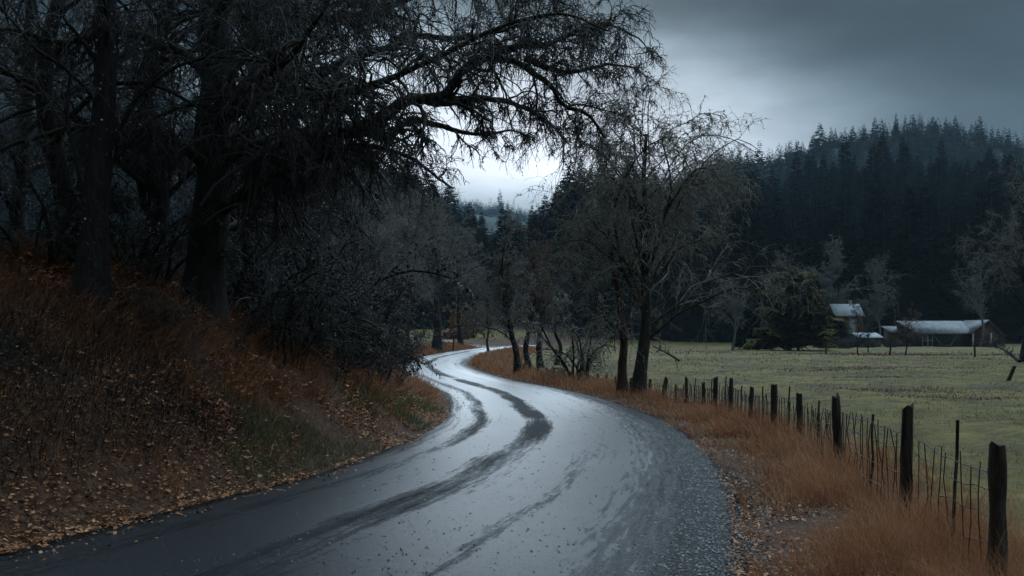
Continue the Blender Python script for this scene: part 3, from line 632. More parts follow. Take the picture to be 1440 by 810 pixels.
# how much of each shows: paint front to back on a coarse screen
o = np.argsort(T[:, 1]); W_, H_ = 720, 405; buf = np.zeros((H_, W_), bool); vis = np.zeros(len(T), int)
for k in o:
    x_, y_ = T[k]; cx = (720 + F * x_ / y_) / 2; top = (HOR - F * (Tz[k] + hgt[k] - CAM_H) / y_) / 2; bot = (HOR - F * (Tz[k] + hgt[k] * .05 - CAM_H) / y_) / 2; hw_ = F * hgt[k] * .12 / y_ / 2
    r0_, r1_ = max(0, int(top)), min(H_ - 1, int(bot))
    for rr in range(r0_, r1_ + 1):
        w_ = hw_ * (rr - top) / max(bot - top, 1e-6); c0, c1 = max(0, int(round(cx - w_))), min(W_, int(round(cx + w_)) + 1)
        if c1 > c0: vis[k] += int((~buf[rr, c0:c1]).sum()); buf[rr, c0:c1] = True
cxp = 720 + F * T[:, 0] / T[:, 1]
score = vis * ((cxp > 640) & (cxp < 1450)).astype(float) * np.where((cxp > 790) & (cxp < 1010), .5, 1.0); score[:nS] = 1e9
best = set(np.argsort(-score)[:290].tolist()); best = {k for k in best if score[k] > 0}
def zone(k):
    p_, d_ = cxp[k], T[k, 1]
    if d_ > 1000: return 'pale fir fading into the mist of the valley gap'
    if d_ > 520: return 'hazy fir along the far right ridge, seen against the grey sky'
    if p_ < 800: return 'dim fir in the wood closing the valley beyond the far bend'
    if p_ < 1010: return 'dim fir on the slope behind the tall roadside trees'
    if d_ < 250: return 'dark fir in the tall front row behind the meadow buildings'
    return 'dark fir on the right slope between the front row and the far ridge'
zl = ['low', 'mid']
stuff = MB()
for k in range(len(T)):
    near = T[k, 1] < 420
    rz_ = rng.uniform(0, 6.28)
    if k in best:
        root = thing('fir_tree', (T[k, 0], T[k, 1], Tz[k] - .3), STAR[k][3] if k < nS else zone(k), 'tree', None if k < nS else 'firs: ' + zone(k), rz_)
        wd = rng.uniform(.85, 1.2); root.scale = (hgt[k] * wd, hgt[k] * wd, hgt[k])
        me = (HI_ME if near else MID_ME)[rng.integers(5)]
        c_ = bpy.data.objects.new('crown', me); COL.objects.link(c_); c_.parent = root
        if near: t_ = bpy.data.objects.new('trunk', trunk_me); COL.objects.link(t_); t_.parent = root
    elif vis[k] > 0 or rng.random() < .35:
        v, t_ = (MID if near else LOW)[rng.integers(5)]; cr_, sr_ = math.cos(rz_), math.sin(rz_)
        wd = hgt[k] * rng.uniform(.85, 1.2)
        stuff.add(np.c_[(v[:, 0] * cr_ - v[:, 1] * sr_) * wd + T[k, 0], (v[:, 0] * sr_ + v[:, 1] * cr_) * wd + T[k, 1], v[:, 2] * hgt[k] + Tz[k] - .3], t=t_)
fo = stuff.build('forest', M['conifer']); tag(fo, kind='stuff')

# meadow conifers
def meadow_conifer(px, d, H, W, label, seed, trunks=(0,), skirt=.14, matn='conifer_olive', pw=.42, tiers=13):
    root = thing('conifer_tree', gnd(px, d), label, 'tree')
    cb = MB()
    for s in range(2):
        v, t_ = conifer_mb(H * (1 - .12 * s), W / 2 * 1.15, tiers, 11, 8, skirt, seed + s, .10, .6, pw); v = v + np.array([.6 * s, 0, 0]); cb.add(v, t=t_)
    cb.build('crown', M[matn], root)
    for x_ in trunks:
        tb = MB(); z_ = np.linspace(-.2, H * .8, 10); tb.tubes(np.c_[x_ * (1 - z_ / H) + .1 * np.sin(z_), z_ * 0, z_], .2 * (1 - z_ / H), 8); tb.build('trunk', M['bark'], root, True)
    return root
meadow_conifer(1117, 118, 9.8, 8.2, 'broad olive-green conifer with two trunks standing in the meadow', 61, (-.5, .45))
meadow_conifer(1053, 128, 5.6, 4.2, 'small dark conifer left of the broad olive one', 71, (0,), .1, 'conifer', .7, 14)
meadow_conifer(1172, 150, 5.0, 5.5, 'low dark conifer between the broad olive one and the small house', 73, (0,), .05, 'conifer', .6, 14)

# ------------------------------------------------------------------ the wire fence
FP = [(1404, 623, 7.0, .085), (1272, 573, 9.2, .078), (1180, 556, 12.3, .075), (1125, 552, 15.6, .07), (1088, 540, 17.4, .085), (1054, 545, 19.6, .06), (1027, 532, 21.3, .06), (1005, 531, 22.6, .075), (989, 537, 23.9, .06),
      (965, 530, 25.6, .06), (951, 545, 26.8, .05), (932, 532, 28.2, .09), (913, 538, 29.6, .06), (887, 540, 31.0, .06), (866, 538, 32.2, .06), (853, 539, 33.0, .06), (841, 531, 34.0, .075), (828, 536, 35.0, .06), (805, 527, 36.2, .07), (793, 526, 37.0, .06),
      (780, 524, 38.0, .065), (768, 523, 39.2, .065), (757, 523, 40.2, .06), (745, 522, 41.4, .06), (737, 522, 42.6, .06)]
fb = gnd(FP[0][0], FP[0][2]); fence = thing('wire_fence', fb, 'old fence of dark wooden posts and rusty wire mesh along the right verge', 'fence')
fb = np.array(fb); tops = []
for k, (px, py, d, rr) in enumerate(FP):
    g_ = np.array(gnd(px, d)); t_ = at(px, py, d); rr *= .72
    h_ = max(t_[2] - g_[2], .55); n = 8
    lean = rng.normal(size=2) * .02; lean[0] += {11: .16, 5: .05}.get(k, 0)
    z_ = np.r_[-.4, np.linspace(0, h_, n)]
    p_ = np.c_[g_[0] + lean[0] * z_, g_[1] + lean[1] * z_, g_[2] + z_] - fb
    rad = rr * (1 + rng.normal(size=n + 1) * .05); rad[-1] *= .9
    pb = MB(); pb.tubes(p_, rad, 7)
    # a split, slanting top
    ring = pb.v[-1].reshape(-1, 7, 3)[-1]; ring[:, 2] += rng.normal(size=7) * .018 + (ring[:, 0] - ring[:, 0].mean()) * rng.uniform(-.35, .35)
    pb.v[-1] = pb.v[-1].reshape(-1, 3); pb.v[-1][-7:] = ring
    pb.add(np.vstack([ring, ring.mean(0)]), t=[[q, (q + 1) % 7, 7] for q in range(7)])
    po = pb.build('post', M['post'], fence)
    if k == 11: po['label'] = 'thick leaning split fence post'
    if k == 10: po['label'] = 'short stubby fence post'
    tops.append((g_, h_, lean))
for k in range(len(FP) - 1):
    (a_, ha, la), (b_, hb_, lb_) = tops[k], tops[k + 1]
    wb = MB(); n = 9; s = np.linspace(0, 1, n); d = FP[k][2]; wr = .0036 + d * .00014
    for fr in (.12, .30, .48, .66, .80):
        p0 = a_ + np.array([la[0] * fr * ha + .04, 0, fr * ha]); p1 = b_ + np.array([lb_[0] * fr * hb_ + .04, 0, fr * hb_])
        L_ = p0 + (p1 - p0) * s[:, None]; L_[:, 2] -= .05 * np.sin(math.pi * s) * rng.uniform(.3, 1.6); L_[1:-1] += rng.normal(size=(n - 2, 3)) * .012
        wb.tubes(L_ - fb, np.full(n, wr), 4)
    m_ = int(np.linalg.norm(b_ - a_) / (.17 if d < 26 else .26))
    s = (np.arange(m_) + .5 + rng.normal(size=m_) * .12) / max(m_, 1); base = a_ + (b_ - a_) * s[:, None]; hh = (ha + (hb_ - ha) * s) * rng.uniform(.76, .84, m_)
    kk = np.linspace(-.05, 1, 5); P = base[:, None] + np.array([.04, 0, 0]) + kk[None, :, None] * hh[:, None, None] * np.array([0, 0, 1.]) + rng.normal(size=(m_, 5, 3)) * .012
    wb.tubes(P - fb, np.full((m_, 5), wr * 1.25), 4)
    wb.build('wire_mesh', M['wire'], fence)
    if d < 24:                                  # a thin stake or two wired in between
        sb = MB(); t_ = rng.uniform(.35, .65); q = a_ + (b_ - a_) * t_; z_ = np.linspace(-.2, (ha + hb_) / 2 * rng.uniform(.85, 1.08), 6)
        sb.tubes(np.c_[q[0] + .05 + .03 * z_ + rng.normal(size=6) * .008, np.full(6, q[1]), q[2] + z_] - fb, np.full(6, .014), 5); sb.build('stake', M['post'], fence)

# old posts left standing out in the meadow
for px, d, h_, lab in ((1418, 38, .55, 'lone weathered stump post standing out in the meadow near the right edge'), (1161, 92, 1.5, 'thin leaning stick post in the meadow before the small house'), (1251, 88, 1.5, 'broken snag post beside the leaning reddish sapling'),
                   (1371, 78, .8, 'short dark post in the meadow before the barn'), (637, 100, 1.4, 'small post on the meadow left of the far bend')):
    pb = MB(); z_ = np.linspace(-.3, h_, 6); g_ = gnd(px, d); x_ = .1 * (z_ / h_) * rng.normal()
    pb.tubes(np.c_[x_, z_ * 0, z_], .075 * (1 + .001 * d) * (1 - .15 * z_ / h_), 7); pb.box((x_[-1], 0, h_), (.11, .11, .03))
    po = pb.build('wooden_post', M['post']); po.location = g_; tag(po, lab, 'post')
def log(px0, py0, d0, px1, py1, d1, r_, lab, nm):
    a_, b_ = at(px0, py0, d0), at(px1, py1, d1)
    for q in (a_, b_): q[2] = max(q[2], land1(q[0], q[1]) + r_ * .6)
    root = thing(nm, a_, lab, nm.replace('_', ' ')); k = catmull(np.array([a_, a_ * .6 + b_ * .4 + np.array([0, 0, .03]), b_]) - a_, 12)
    rr = r_ * np.linspace(1, .4, 12); mb = MB(); mb.tubes(k, rr, 8); mb.build('trunk', M['log'], root, True)
    tw = twigs_of(k[None], np.maximum(rr, .01)[None], (9, 3, 2), .2, .2, (.25, .5, .5), .006); tb = MB(); add_twigs(tb, tw); tb.build('branches', M['twig'], root)
log(1434, 508, 60, 1403, 486, 63, .13, 'dead limb propped against the thick tree at the right edge', 'fallen_branch')
log(955, 507, 52, 918, 486, 50, .07, 'broken fallen branch lying in the meadow right of the tallest roadside tree', 'fallen_branch')

# ------------------------------------------------------------------ buildings
def m_metal(name, a_, b_):
    m, nt, b = mat(name); o = objc(nt); f = noise(nt, nd(nt, 'ShaderNodeMapping', {'Vector': o, 'Scale': (1, .25, 1)}).outputs[0], 1.6, 5, .7)
    nt.links.new(ramp(nt, f, [(.35, a_), (.6, b_)]), b.inputs['Base Color']); b.inputs['Roughness'].default_value = .6
    wv = nd(nt, 'ShaderNodeTexWave', {'Vector': o, 'Scale': 1.6}, bands_direction='X'); bump(nt, b, wv.outputs['Fac'], .6, .05); return m
M['roof'] = m_metal('grey_metal_roof', (.04, .044, .048), (.115, .124, .135)); M['roof_white'] = m_metal('white_metal_roof', (.20, .215, .23), (.34, .36, .38))
M['wall_dark'] = m_plain('dark_boards', (.018, .022, .022), (.04, .045, .044), .8, 12, stretch=(1, 1, .1)); M['wall_rust'] = m_plain('rust_brown_boards', (.06, .028, .017), (.14, .06, .032), .8, 9, stretch=(1, 1, .12))
M['wall_orange'] = m_plain('orange_brown_boards', (.14, .055, .022), (.24, .095, .038), .8, 9, stretch=(1, 1, .12)); M['white'] = m_plain('old_white_paint', (.25, .265, .27), (.42, .43, .44), .6, 5); M['grey_wall'] = m_plain('pale_grey_boards', (.17, .19, .20), (.28, .30, .31), .7, 5)
M['glass'] = m_plain('dark_window_glass', (.015, .02, .024), (.03, .04, .045), .08, 2, bmp=0)
bd = 152.0; bg = gnd(1328, bd)
barn = thing('barn', bg, 'long low barn with a grey metal roof and dark walls across the meadow', 'barn')
k = bd / F
X0, X1 = (1280 - 1328) * k, (1364 - 1328) * k            # main range, ridge along x
HE, HR = 2.15, 3.75
w = MB(); w.prism([(0, -.5), (0, HE), (3.2, HR), (6.4, HE), (6.4, -.5)], X0 + .4, X1, 'x'); w.build('wall', M['wall_dark'], barn)
rf = MB()
rf.add([(X0 + .9, -.6, HE - .25), (X1 + .2, -.6, HE - .25), (X1 + .2, 3.2, HR + .12), (X0 - 1.0, 3.2, HR + .12), (X0 + .9, -.6, HE - .13), (X1 + .2, -.6, HE - .13), (X1 + .2, 3.2, HR + .24), (X0 - 1.0, 3.2, HR + .24)], [[0, 3, 2, 1], [4, 5, 6, 7], [0, 1, 5, 4], [1, 2, 6, 5], [2, 3, 7, 6], [3, 0, 4, 7]])
rf.add([(X0 - 1.0, 3.21, HR + .12), (X1 + .2, 3.21, HR + .12), (X1 + .2, 7, HE - .25), (X0 + .9, 7, HE - .25), (X0 - 1.0, 3.21, HR + .24), (X1 + .2, 3.21, HR + .24), (X1 + .2, 7, HE - .13), (X0 + .9, 7, HE - .13)], [[0, 3, 2, 1], [4, 5, 6, 7], [0, 1, 5, 4], [1, 2, 6, 5], [2, 3, 7, 6], [3, 0, 4, 7]])
rf.build('roof', M['roof'], barn)
# wing with its gable to the viewer
WX0, WX1 = X1 + .05, (1398 - 1328) * k; WC = (WX0 + WX1) / 2 + .25; yw = -1.2
w = MB(); w.prism([(WX0 + .1, -.5), (WX0 + .1, 2.3), (WC, 3.85), (WX1, 2.3), (WX1, -.5)], yw, 6.3); wg = w.build('wall', M['wall_rust'], barn); wg['label'] = 'rust-brown gable wall of the barn wing'
for sgn, xe in ((-1, WX0 - .55), (1, WX1 + .45)):
    q = MB(); ze = 2.3 - .32; q.prism([(xe, ze), (WC, 3.97), (WC, 4.09), (xe, ze + .12)], yw - .5, 6.6); q.build('roof', M['roof'], barn)
for px in (1362, 1387):
    q = MB(); q.box(((px - 1328) * k, yw - .25, .8), (.22, .22, 2.6)); q.build('post', M['white'], barn)
for px in (1300.5, 1308):
    c_ = (px - 1328) * k; f_ = MB()
    for dx in (-.34, .34): f_.box((c_ + dx, -.05, .95), (.12, .1, 1.8))
    for z_ in (.05, .95, 1.85): f_.box((c_, -.06, z_), (.56, .08, .1))
    wo = f_.build('window', M['white'], barn); gp = MB(); gp.box((c_, -.02, .95), (.62, .05, 1.75)); gp.build('pane', M['glass'], wo)
for x0_, x1_ in ((1313, 1324), (1345, 1336)):
    q = MB(); q.tubes(np.array([((x0_ - 1328) * k, -.12, 1.7), ((x1_ - 1328) * k, -.12, .2)]), np.array([.06, .06]), 4); q.build('brace', M['grey_wall'], barn)
# rusty lean-to left of the barn
sg = gnd(1264, 155); sh_ = thing('lean_to_shed', sg, 'small rusty lean-to shed against the left end of the barn', 'shed')
w = MB(); w.prism([(0, -.5), (0, 2.2), (3, 3.0), (3, -.5)], -1.2, 1.2, 'x'); w.build('wall', M['wall_rust'], sh_)
w = MB(); w.prism([(-.4, 2.12), (3.3, 3.1), (3.3, 3.2), (-.4, 2.22)], -1.5, 1.5, 'x'); w.build('roof', M['roof'], sh_)
w = MB(); w.box((.55, -.04, .75), (.8, .07, 1.6)); dr_ = w.build('door', M['wall_dark'], sh_); w = MB(); w.box((.82, -.10, .8), (.05, .05, .16)); w.build('handle', M['white'], dr_)
# small house with the white roof
hd = 172.0; hg = np.array(gnd(1194, hd)); house = thing('small_house', hg, 'small orange-brown house with a bright white roof behind the meadow', 'house')
k = hd / F; zr = CAM_H - (428 - HOR) * k - hg[2]; ze = CAM_H - (444 - HOR) * k - hg[2]
w = MB(); w.prism([(0, -.5), (0, ze + .1), (2.4, zr - .1), (4.8, ze + .1), (4.8, -.5)], -2.3, 2.3, 'x'); w.build('wall', M['wall_orange'], house)
rf = MB(); rf.prism([(-.5, ze - .12), (2.4, zr), (5.3, ze - .12), (5.3, ze), (2.4, zr + .14), (-.5, ze)], -2.6, 2.6, 'x'); rf.build('roof', M['roof_white'], house)
w = MB(); w.box((.5, -.08, ze * .5), (1.1, .12, ze * .96)); w.build('door_panel', M['grey_wall'], house)
for x_ in (-1.4, 1.7):
    f_ = MB()
    for dx in (-.4, .4): f_.box((x_ + dx, -.06, ze - 1.0), (.09, .1, 1.1))
    for dz in (-.5, .5): f_.box((x_, -.065, ze - 1.0 + dz), (.72, .09, .09))
    wo = f_.build('window', M['white'], house); gp = MB(); gp.box((x_, -.03, ze - 1.0), (.74, .05, .95)); gp.build('pane', M['glass'], wo)
w = MB(); w.box((1.2, 3.0, zr + .2), (.5, .5, 1.2)); w.build('chimney', M['grey_wall'], house)
# a low pale-roofed shed half hidden between them
lg = gnd(1224, 152); ls_ = thing('low_shed', lg, 'low pale-roofed shed half hidden by a bush left of the barn', 'shed')
w = MB(); w.prism([(0, -.5), (0, 1.5), (2.4, 2.05), (2.4, -.5)], -1.6, 1.6, 'x'); w.build('wall', M['wall_dark'], ls_)
w = MB(); w.prism([(-.35, 1.45), (2.7, 2.15), (2.7, 2.25), (-.35, 1.55)], -1.9, 1.9, 'x'); w.build('roof', M['roof_white'], ls_)
for px, d, H, W, lab in ((1222, 140, 1.3, 2.2, 'low dark bush partly hiding the low pale-roofed shed'), (1160, 140, 2.0, 2.4, 'dark rounded bush under the broad olive conifer on its right side'), (1256, 138, 1.9, 1.8, 'dark bush in front of the lean-to shed'), (1398, 135, 2.6, 2.6, 'dark bush at the right end of the barn'), (1188, 132, 2.6, 2.2, 'dark bush hiding the lower walls of the small house'), (1330, 144, 1.0, 2.2, 'low bush along the dark front wall of the barn')):
    shrub('shrub', gnd(px, d), H, W, lab, 18, (7, 5, 2), 'twig', 'deadleaf', 1500, (.07, .16), .012, .4, r0=.03)
# pale track crossing the far meadow
tk = catmull(np.array([(-14, 118, 1.3), (-8, 121, 1.5), (-4.2, 124, 1.6), (-1.5, 131, 1.6)]), 30); tn = nrm(np.gradient(tk[:, :2], axis=0)); tn = np.c_[tn[:, 1], -tn[:, 0]]
us2 = np.linspace(-1, 1, 5); tx = tk[:, 0][:, None] + tn[:, 0][:, None] * us2 * tk[:, 2][:, None]; ty = tk[:, 1][:, None] + tn[:, 1][:, None] * us2 * tk[:, 2][:, None]
q = MB(); i = (np.arange(29)[:, None] * 5 + np.arange(4)[None]).ravel(); q.add(np.stack([tx, ty, land(tx, ty) + .08], -1).reshape(-1, 3), np.stack([i, i + 1, i + 6, i + 5], -1))
M['track'] = m_plain('wet_gravel_track', (.10, .10, .10), (.2, .2, .195), .25, 3); tag(q.build('track', M['track'], None, True), kind='structure')

# ------------------------------------------------------------------ ground cover
def station(n, y0, y1, p=1.0):
    """random places along the road between depths y0 and y1, denser near the eye"""
    u = rng.random(n)
    y = (y0 ** (1 - p) + u * (y1 ** (1 - p) - y0 ** (1 - p))) ** (1 / (1 - p)) if p != 1 else y0 * (y1 / y0) ** u
    return y
def beside(y, e, side):
    k = np.clip(np.searchsorted(CY, y), 1, len(CY) - 1)
    off = (CW[k] + e) * side; return CX[k] + CN[k, 0] * off, y + CN[k, 1] * off
def blades(mb, x, y, h, w, leanv, spread=.35, K=4, z=None):
    n = len(x); z = land(x, y) if z is None else z
    d = np.c_[leanv[0] * np.ones(n) + rng.normal(size=n) * spread, leanv[1] * np.ones(n) + rng.normal(size=n) * spread]
    s = np.linspace(0, 1, K); P = np.empty((n, K, 3))
    P[:, :, 0] = x[:, None] + d[:, :1] * h[:, None] * s ** 1.7; P[:, :, 1] = y[:, None] + d[:, 1:] * h[:, None] * s ** 1.7
    P[:, :, 2] = z[:, None] + h[:, None] * (s - .35 * np.minimum((d ** 2).sum(1), 1.6)[:, None] * s ** 2) - .02
    az = rng.uniform(0, 3.14, n); mb.strips(P, w[:, None] * (1 - .9 * s)[None], np.c_[np.cos(az), np.sin(az), az * 0])
def pxw(y): return np.maximum(.0022, y * .00033)     # never far below a pixel
# right verge: dry grass
gb = MB()
n = 75000; y = station(n, 4.2, 46, 1.5); e = np.clip(rng.normal(1.25, .75, n), .12, 3.3); x, yy = beside(y, e, 1)
cl_ = vnoise(x, yy, .6, 31) + .4 * vnoise(x, yy, 1.9, 32); k_ = (cl_ > -.8 + rng.random(n) * .8)
x, yy, e = x[k_], yy[k_], e[k_]; n = len(x)
blades(gb, x, yy, rng.uniform(.2, .72, n) * np.interp(e, [.2, .9, 1.6, 2.6], [.3, .75, 1, .85]) * (.72 + .5 * vnoise(x, yy, .8, 33)).clip(.25, 1.3), pxw(yy) * rng.uniform(.8, 1.5, n), (-.25, -.2), .42)
n = 2600; y = station(n, 4.5, 36, 1.4); x, yy = beside(y, np.clip(rng.normal(1.9, .5, n), .8, 3), 1)
blades(gb, x, yy, rng.uniform(.5, .95, n), pxw(yy) * rng.uniform(.5, .9, n), (-.35, -.25), .65, 6)
y = station(5000, 42, 130, 1.2); x, yy = beside(y, rng.uniform(.2, 3.5, 5000), 1); blades(gb, x, yy, rng.uniform(.2, .5, 5000), pxw(yy) * 1.4, (0, 0), .4)
tag(gb.build('dry_grass', M['dry_grass']), kind='stuff')
# left bank: dead bracken hanging down the slope
bb = MB()
n = 56000; y = station(n, 6, 30, 1.6); e = rng.uniform(.35, 4.6, n); x, yy = beside(y, e, -1)
brown = np.maximum(sst(9.2, 11.6, yy + vnoise(x, yy, 1.4, 41) * 1.4), sst(2.1, 2.9, e + vnoise(x, yy, 1.2, 43) * .4))
k_ = (rng.random(n) < np.maximum(brown, .22) * np.clip(.5 + 1.3 * vnoise(x, yy, .55, 42) + .5 * vnoise(x, yy, .2, 44), .05, 1)) & ~((yy > 10.5) & (yy < 24) & (e < 1.0) & (rng.random(n) < .85)); x, yy, e = x[k_], yy[k_], e[k_]; n = len(x)
nk = np.clip(np.searchsorted(CY, yy), 1, len(CY) - 1)
blades(bb, x, yy, rng.uniform(.15, .5, n), pxw(yy) * rng.uniform(.8, 1.9, n), (.75, -.25), .45)
y = station(9000, 26, 125, 1.2); e = rng.uniform(.2, 3.2, 9000); x, yy = beside(y, e, -1); blades(bb, x, yy, rng.uniform(.2, .5, 9000), pxw(yy) * 1.5, (.3, 0), .45)
tag(bb.build('dead_bracken', M['bracken']), kind='stuff')
db = MB()
n = 7000; y = station(n, 5.5, 11.5, 1.6); e = rng.uniform(.7, 2.7, n); x, yy = beside(y, e, -1); blades(db, x, yy, rng.uniform(.15, .6, n), pxw(yy) * rng.uniform(.8, 1.8, n), (.6, -.3), .5)
C = np.c_[x, yy, land(x, yy) + rng.uniform(.02, .25, n)]; db.leaves(C, rng.uniform(.02, .05, n), np.c_[rng.normal(.5, .5, n), rng.normal(-.4, .5, n), np.ones(n)])
tag(db.build('undergrowth', M['dark_stems']), kind='stuff')
# fallen leaves on both verges and bank
lb = MB()
def strew(n, y0, y1, e0, e1, side, lift, p=1.5, size=(.02, .055), bias=1.0):
    y = station(n, y0, y1, p); e = e0 + (e1 - e0) * rng.random(n) ** bias; x, yy = beside(y, e, side)
    z = land(x, yy) + rng.uniform(.006, lift, n); z = np.maximum(z, np.where(e < .05, .03, -9))
    k_ = vnoise(x, yy, .35, 51) + vnoise(x, yy, 1.4, 52) * .7 > -.7 + rng.random(n) * .8
    lb.leaves(np.c_[x, yy, z][k_], size[0] + (size[1] - size[0]) * rng.random(k_.sum()) ** 1.8 * rng.uniform(.6, 1.5, k_.sum()) * np.maximum(1, yy[k_] / 22), np.c_[rng.normal(0, .35, n), rng.normal(0, .35, n), np.ones(n)][k_])
strew(20000, 4.5, 40, -.05, 2.2, 1, .05, size=(.012, .045), bias=1.5)
strew(17000, 6.5, 40, -.05, 1.5, -1, .06, bias=1.3)
strew(20000, 9.3, 26, .5, 4.6, -1, .16, size=(.02, .06)); strew(2500, 6.5, 9.5, 1.0, 4.6, -1, .1, size=(.02, .05)); strew(12000, 14, 27, .1, 1.7, -1, .07, size=(.02, .055)); strew(30000, 10.5, 22, .7, 4.4, -1, .22, size=(.025, .07))
strew(900, 6, 34, -.45, .1, -1, .02); strew(500, 6, 34, -3.5, 0, -1, .012, size=(.012, .04))
tag(lb.build('leaf_litter', M['litter']), kind='stuff')
# green grass: strip at the foot of the bank, tufts in the verge
gg = MB()
n = 16000; y = station(n, 10.5, 24, 1.4); e = np.clip(rng.normal(.7, .3, n), .15, 1.6); x, yy = beside(y, e, -1); k_ = vnoise(x, yy, .9, 61) > -.35; blades(gg, x[k_], yy[k_], rng.uniform(.06, .20, k_.sum()), pxw(yy[k_]), (.2, -.1), .5)
n = 2500; y = station(n, 5, 20, 1.5); e = rng.uniform(.3, 2.8, n); x, yy = beside(y, e, 1); k_ = vnoise(x, yy, .7, 62) > .35; blades(gg, x[k_], yy[k_], rng.uniform(.06, .25, k_.sum()), pxw(yy[k_]), (0, 0), .4)
tag(gg.build('verge_grass', M['green_grass']), kind='stuff')
fg = MB()
n = 52000; y = station(n, 7, 75, 1.2); x = y * rng.uniform(.08, .56, n); e, s_ = road_dist(x, y); k_ = (s_ > 0) & (e > 2.2 + rng.random(n) * 1.2) & (rng.random(n) < np.clip(.55 + 1.1 * vnoise(x, y, 2.3, 71) + .7 * vnoise(x, y, .6, 72), .12, 1)); x, y = x[k_], y[k_]; n = len(x)
blades(fg, x, y, rng.uniform(.03, .11, n) * np.maximum(1, y / 40), pxw(y) * 1.2, (0, 0), .7, 3)
tag(fg.build('meadow_grass', M['field_grass']), kind='stuff')
rw = MB()
for px, py, d, wx, wy, n in ((1300, 505, 90, 6, 4, 2600), (1180, 503, 92, 5, 3, 1000), (1275, 560, 32, 1.5, .7, 1500), (1345, 568, 29, 1.3, .55, 1500), (1180, 530, 52, 2.2, 1.2, 1200), (1240, 545, 42, 1.2, .8, 700), (955, 493, 110, 4, 3, 300), (1035, 497, 100, 5, 3, 400), (990, 512, 74, 3, 2, 250)):
    x = (px - 720) / F * d + rng.normal(size=n) * wx; y = d + rng.normal(size=n) * wy; blades(rw, x, y, rng.uniform(.06, .26, n) * np.clip(d / 70, .55, 1), pxw(y) * 1.3, (0, 0), 1.1, 3)
tag(rw.build('red_weeds', M['red_weed']), kind='stuff')
# grit and pebbles along the right edge and strewn on the road
pb = MB(); n = 16000; y = station(n, 5, 28, 1.6); e = np.where(rng.random(n) < .75, rng.normal(-.22, .26, n), rng.uniform(-4, 0, n)); x, yy = beside(y, e, 1)
k_ = e > -4.6; x, yy, e = x[k_], yy[k_], e[k_]; n = len(x); kk = np.clip(np.searchsorted(CY, yy), 1, 699); u = 1 + e / CW[kk]
z = np.where(e < 0, .045 * (1 - np.minimum(u ** 2, 1)) + .008, land(x, yy)); sz_ = rng.gamma(2.2, .0030, n).clip(.003, .016)
oc = np.array([(1, 0, 0), (0, 1, 0), (-1, 0, 0), (0, -1, 0), (0, 0, .75), (.7, .7, .3), (-.7, .6, .35), (.1, -.7, .4)]) * 1.0
oct_t = np.array([[0, 1, 4], [1, 2, 4], [2, 3, 4], [3, 0, 4]])
v = oc[:5][None] * sz_[:, None, None] * rng.uniform(.6, 1.3, (n, 5, 3)); v = v + np.c_[x, yy, z][:, None]
pb.add(v, t=(np.arange(n)[:, None, None] * 5 + oct_t[None]))
tag(pb.build('grit', M['pebble']), kind='stuff')

# ------------------------------------------------------------------ air, sky, sun, camera
hz = MB(); hz.box((0, 945, 200), (3400, 2070, 440))
m = bpy.data.materials.new('haze_air'); m.use_nodes = True; nt = m.node_tree; nt.nodes.remove(nt.nodes['Principled BSDF'])
vol = nd(nt, 'ShaderNodeVolumePrincipled', {'Color': (.50, .68, .80, 1), 'Density': .00016, 'Anisotropy': 0.0}); nt.links.new(vol.outputs[0], nt.nodes['Material Output'].inputs['Volume'])
ho = hz.build('haze', m); tag(ho, kind='stuff')

SUN_EL, SUN_AZ = math.radians(20), math.radians(-2)        # behind cloud, straight ahead
wd = bpy.data.worlds.new('World'); S.world = wd; wd.use_nodes = True; nt = wd.node_tree; bg = nt.nodes['Background']
sky = nd(nt, 'ShaderNodeTexSky', sky_type='NISHITA', sun_disc=False, sun_elevation=SUN_EL, sun_rotation=-SUN_AZ, air_density=1.2, dust_density=1.0)
dirv = nd(nt, 'ShaderNodeTexCoord').outputs['Generated']; sp = nd(nt, 'ShaderNodeSeparateXYZ', {0: dirv})
def dot(v): return nd(nt, 'ShaderNodeVectorMath', {0: dirv, 1: v}, operation='DOT_PRODUCT').outputs['Value']
# a thin place in the cloud, low and straight ahead, wider than it is high
sy_ = mth(nt, 'MAXIMUM', sp.outputs[1], .05); azt = mth(nt, 'DIVIDE', sp.outputs[0], sy_); elt = mth(nt, 'SUBTRACT', mth(nt, 'DIVIDE', sp.outputs[2], sy_), .165)
ex = mth(nt, 'ADD', mth(nt, 'MULTIPLY', mth(nt, 'MULTIPLY', azt, azt), 9.2), mth(nt, 'MULTIPLY', mth(nt, 'MULTIPLY', elt, elt), 46.0))
glow = mth(nt, 'MULTIPLY', mth(nt, 'EXPONENT', mth(nt, 'MULTIPLY', mth(nt, 'POWER', ex, 2.0), -1.0)), mth(nt, 'MULTIPLY', ramp(nt, sp.outputs[1], [(.05, 0.0), (.4, 1.0)]), ramp(nt, mth(nt, 'ADD', elt, .5), [(.462, .42), (.505, 1.0)], 'EASE')))
cv = nd(nt, 'ShaderNodeMapping', {'Vector': dirv, 'Scale': (1, 1, 3.2)}).outputs[0]
cn = noise(nt, cv, 3.2, 5, .55); cn2 = noise(nt, cv, 9, 5, .6)
cn = ramp(nt, mth(nt, 'ADD', mth(nt, 'MULTIPLY', cn, .75), mth(nt, 'MULTIPLY', cn2, .25)), [(.34, .55), (.66, 1.4)])
zen = ramp(nt, sp.outputs[2], [(.0, .05), (.29, .012), (.36, .025), (.52, .95), (.65, 1.0), (1.0, .62)])
back = ramp(nt, mth(nt, 'ADD', mth(nt, 'MULTIPLY', sp.outputs[1], .5), .5), [(.3, .28), (.75, 1.0)])
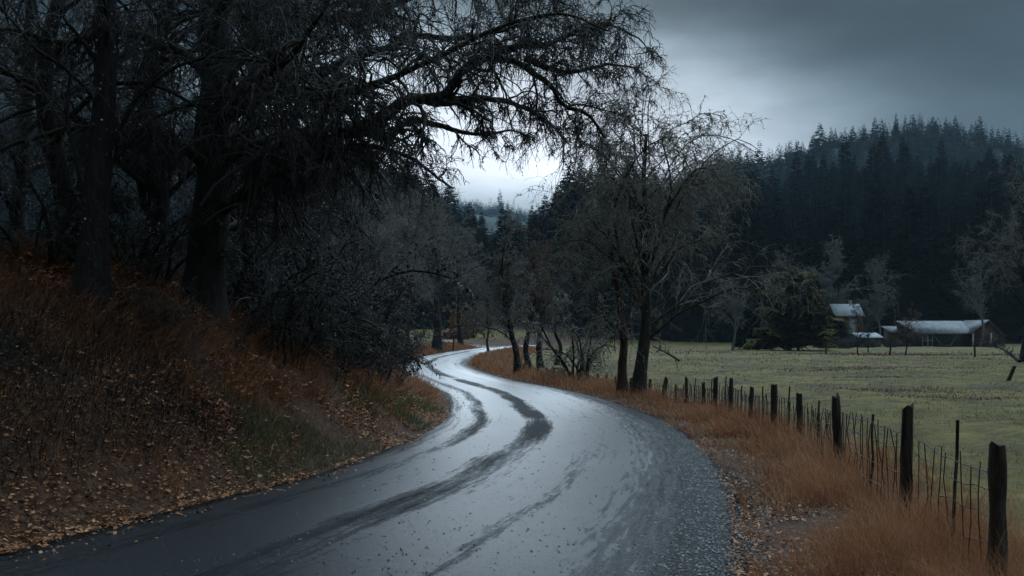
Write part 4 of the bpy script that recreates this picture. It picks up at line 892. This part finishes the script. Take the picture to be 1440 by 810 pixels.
back = mth(nt, 'MULTIPLY', back, ramp(nt, mth(nt, 'ADD', mth(nt, 'MULTIPLY', sp.outputs[0], .5), .5), [(.2, .3), (.8, 2.2)]))
lum = mth(nt, 'MULTIPLY', mth(nt, 'ADD', mth(nt, 'MULTIPLY', mth(nt, 'MULTIPLY', zen, back), 2.4), mth(nt, 'MULTIPLY', glow, 1.12)), cn)
tint = mixc(nt, glow, (.60, .83, 1.0), (.82, .89, 1.0))
cloud = mixc(nt, 1.0, tint, nd(nt, 'ShaderNodeCombineColor', {0: lum, 1: lum, 2: lum}).outputs[0], 'MULTIPLY')
scl = nd(nt, 'ShaderNodeVectorMath', {0: cloud, 'Scale': 10.0}, operation='SCALE').outputs[0]
fin = mixc(nt, .99, sky.outputs[0], scl)
nt.links.new(fin, bg.inputs['Color']); bg.inputs['Strength'].default_value = .1

su = bpy.data.lights.new('sun', 'SUN'); su.energy = .72; su.angle = math.radians(34); su.color = (.74, .87, 1)
so = bpy.data.objects.new('sun', su); COL.objects.link(so)
so.rotation_euler = (math.pi / 2 - SUN_EL + math.pi, 0, 0)
from mathutils import Vector
sd_ = Vector((math.sin(SUN_AZ) * math.cos(SUN_EL), math.cos(SUN_AZ) * math.cos(SUN_EL), math.sin(SUN_EL)))
so.rotation_euler = sd_.to_track_quat('Z', 'Y').to_euler()

cd_ = bpy.data.cameras.new('camera'); cam = bpy.data.objects.new('camera', cd_); COL.objects.link(cam)
cam.location = (0, 0, CAM_H); cam.rotation_euler = (math.pi / 2, 0, 0)
cd_.lens = 35; cd_.sensor_width = 36; cd_.shift_y = (HOR - 405) / 1440; cd_.clip_end = 6000; cd_.clip_start = .05
S.camera = cam
S.view_settings.view_transform = 'Standard'; S.view_settings.look = 'None'; S.view_settings.exposure = 0; S.view_settings.gamma = 1; S.view_settings.use_curve_mapping = False
S.cycles.use_denoising = True
S.cycles.max_bounces = 6; S.cycles.diffuse_bounces = 2; S.cycles.glossy_bounces = 3; S.cycles.volume_bounces = 1
S.cycles.use_adaptive_sampling = True; S.cycles.adaptive_threshold = .02
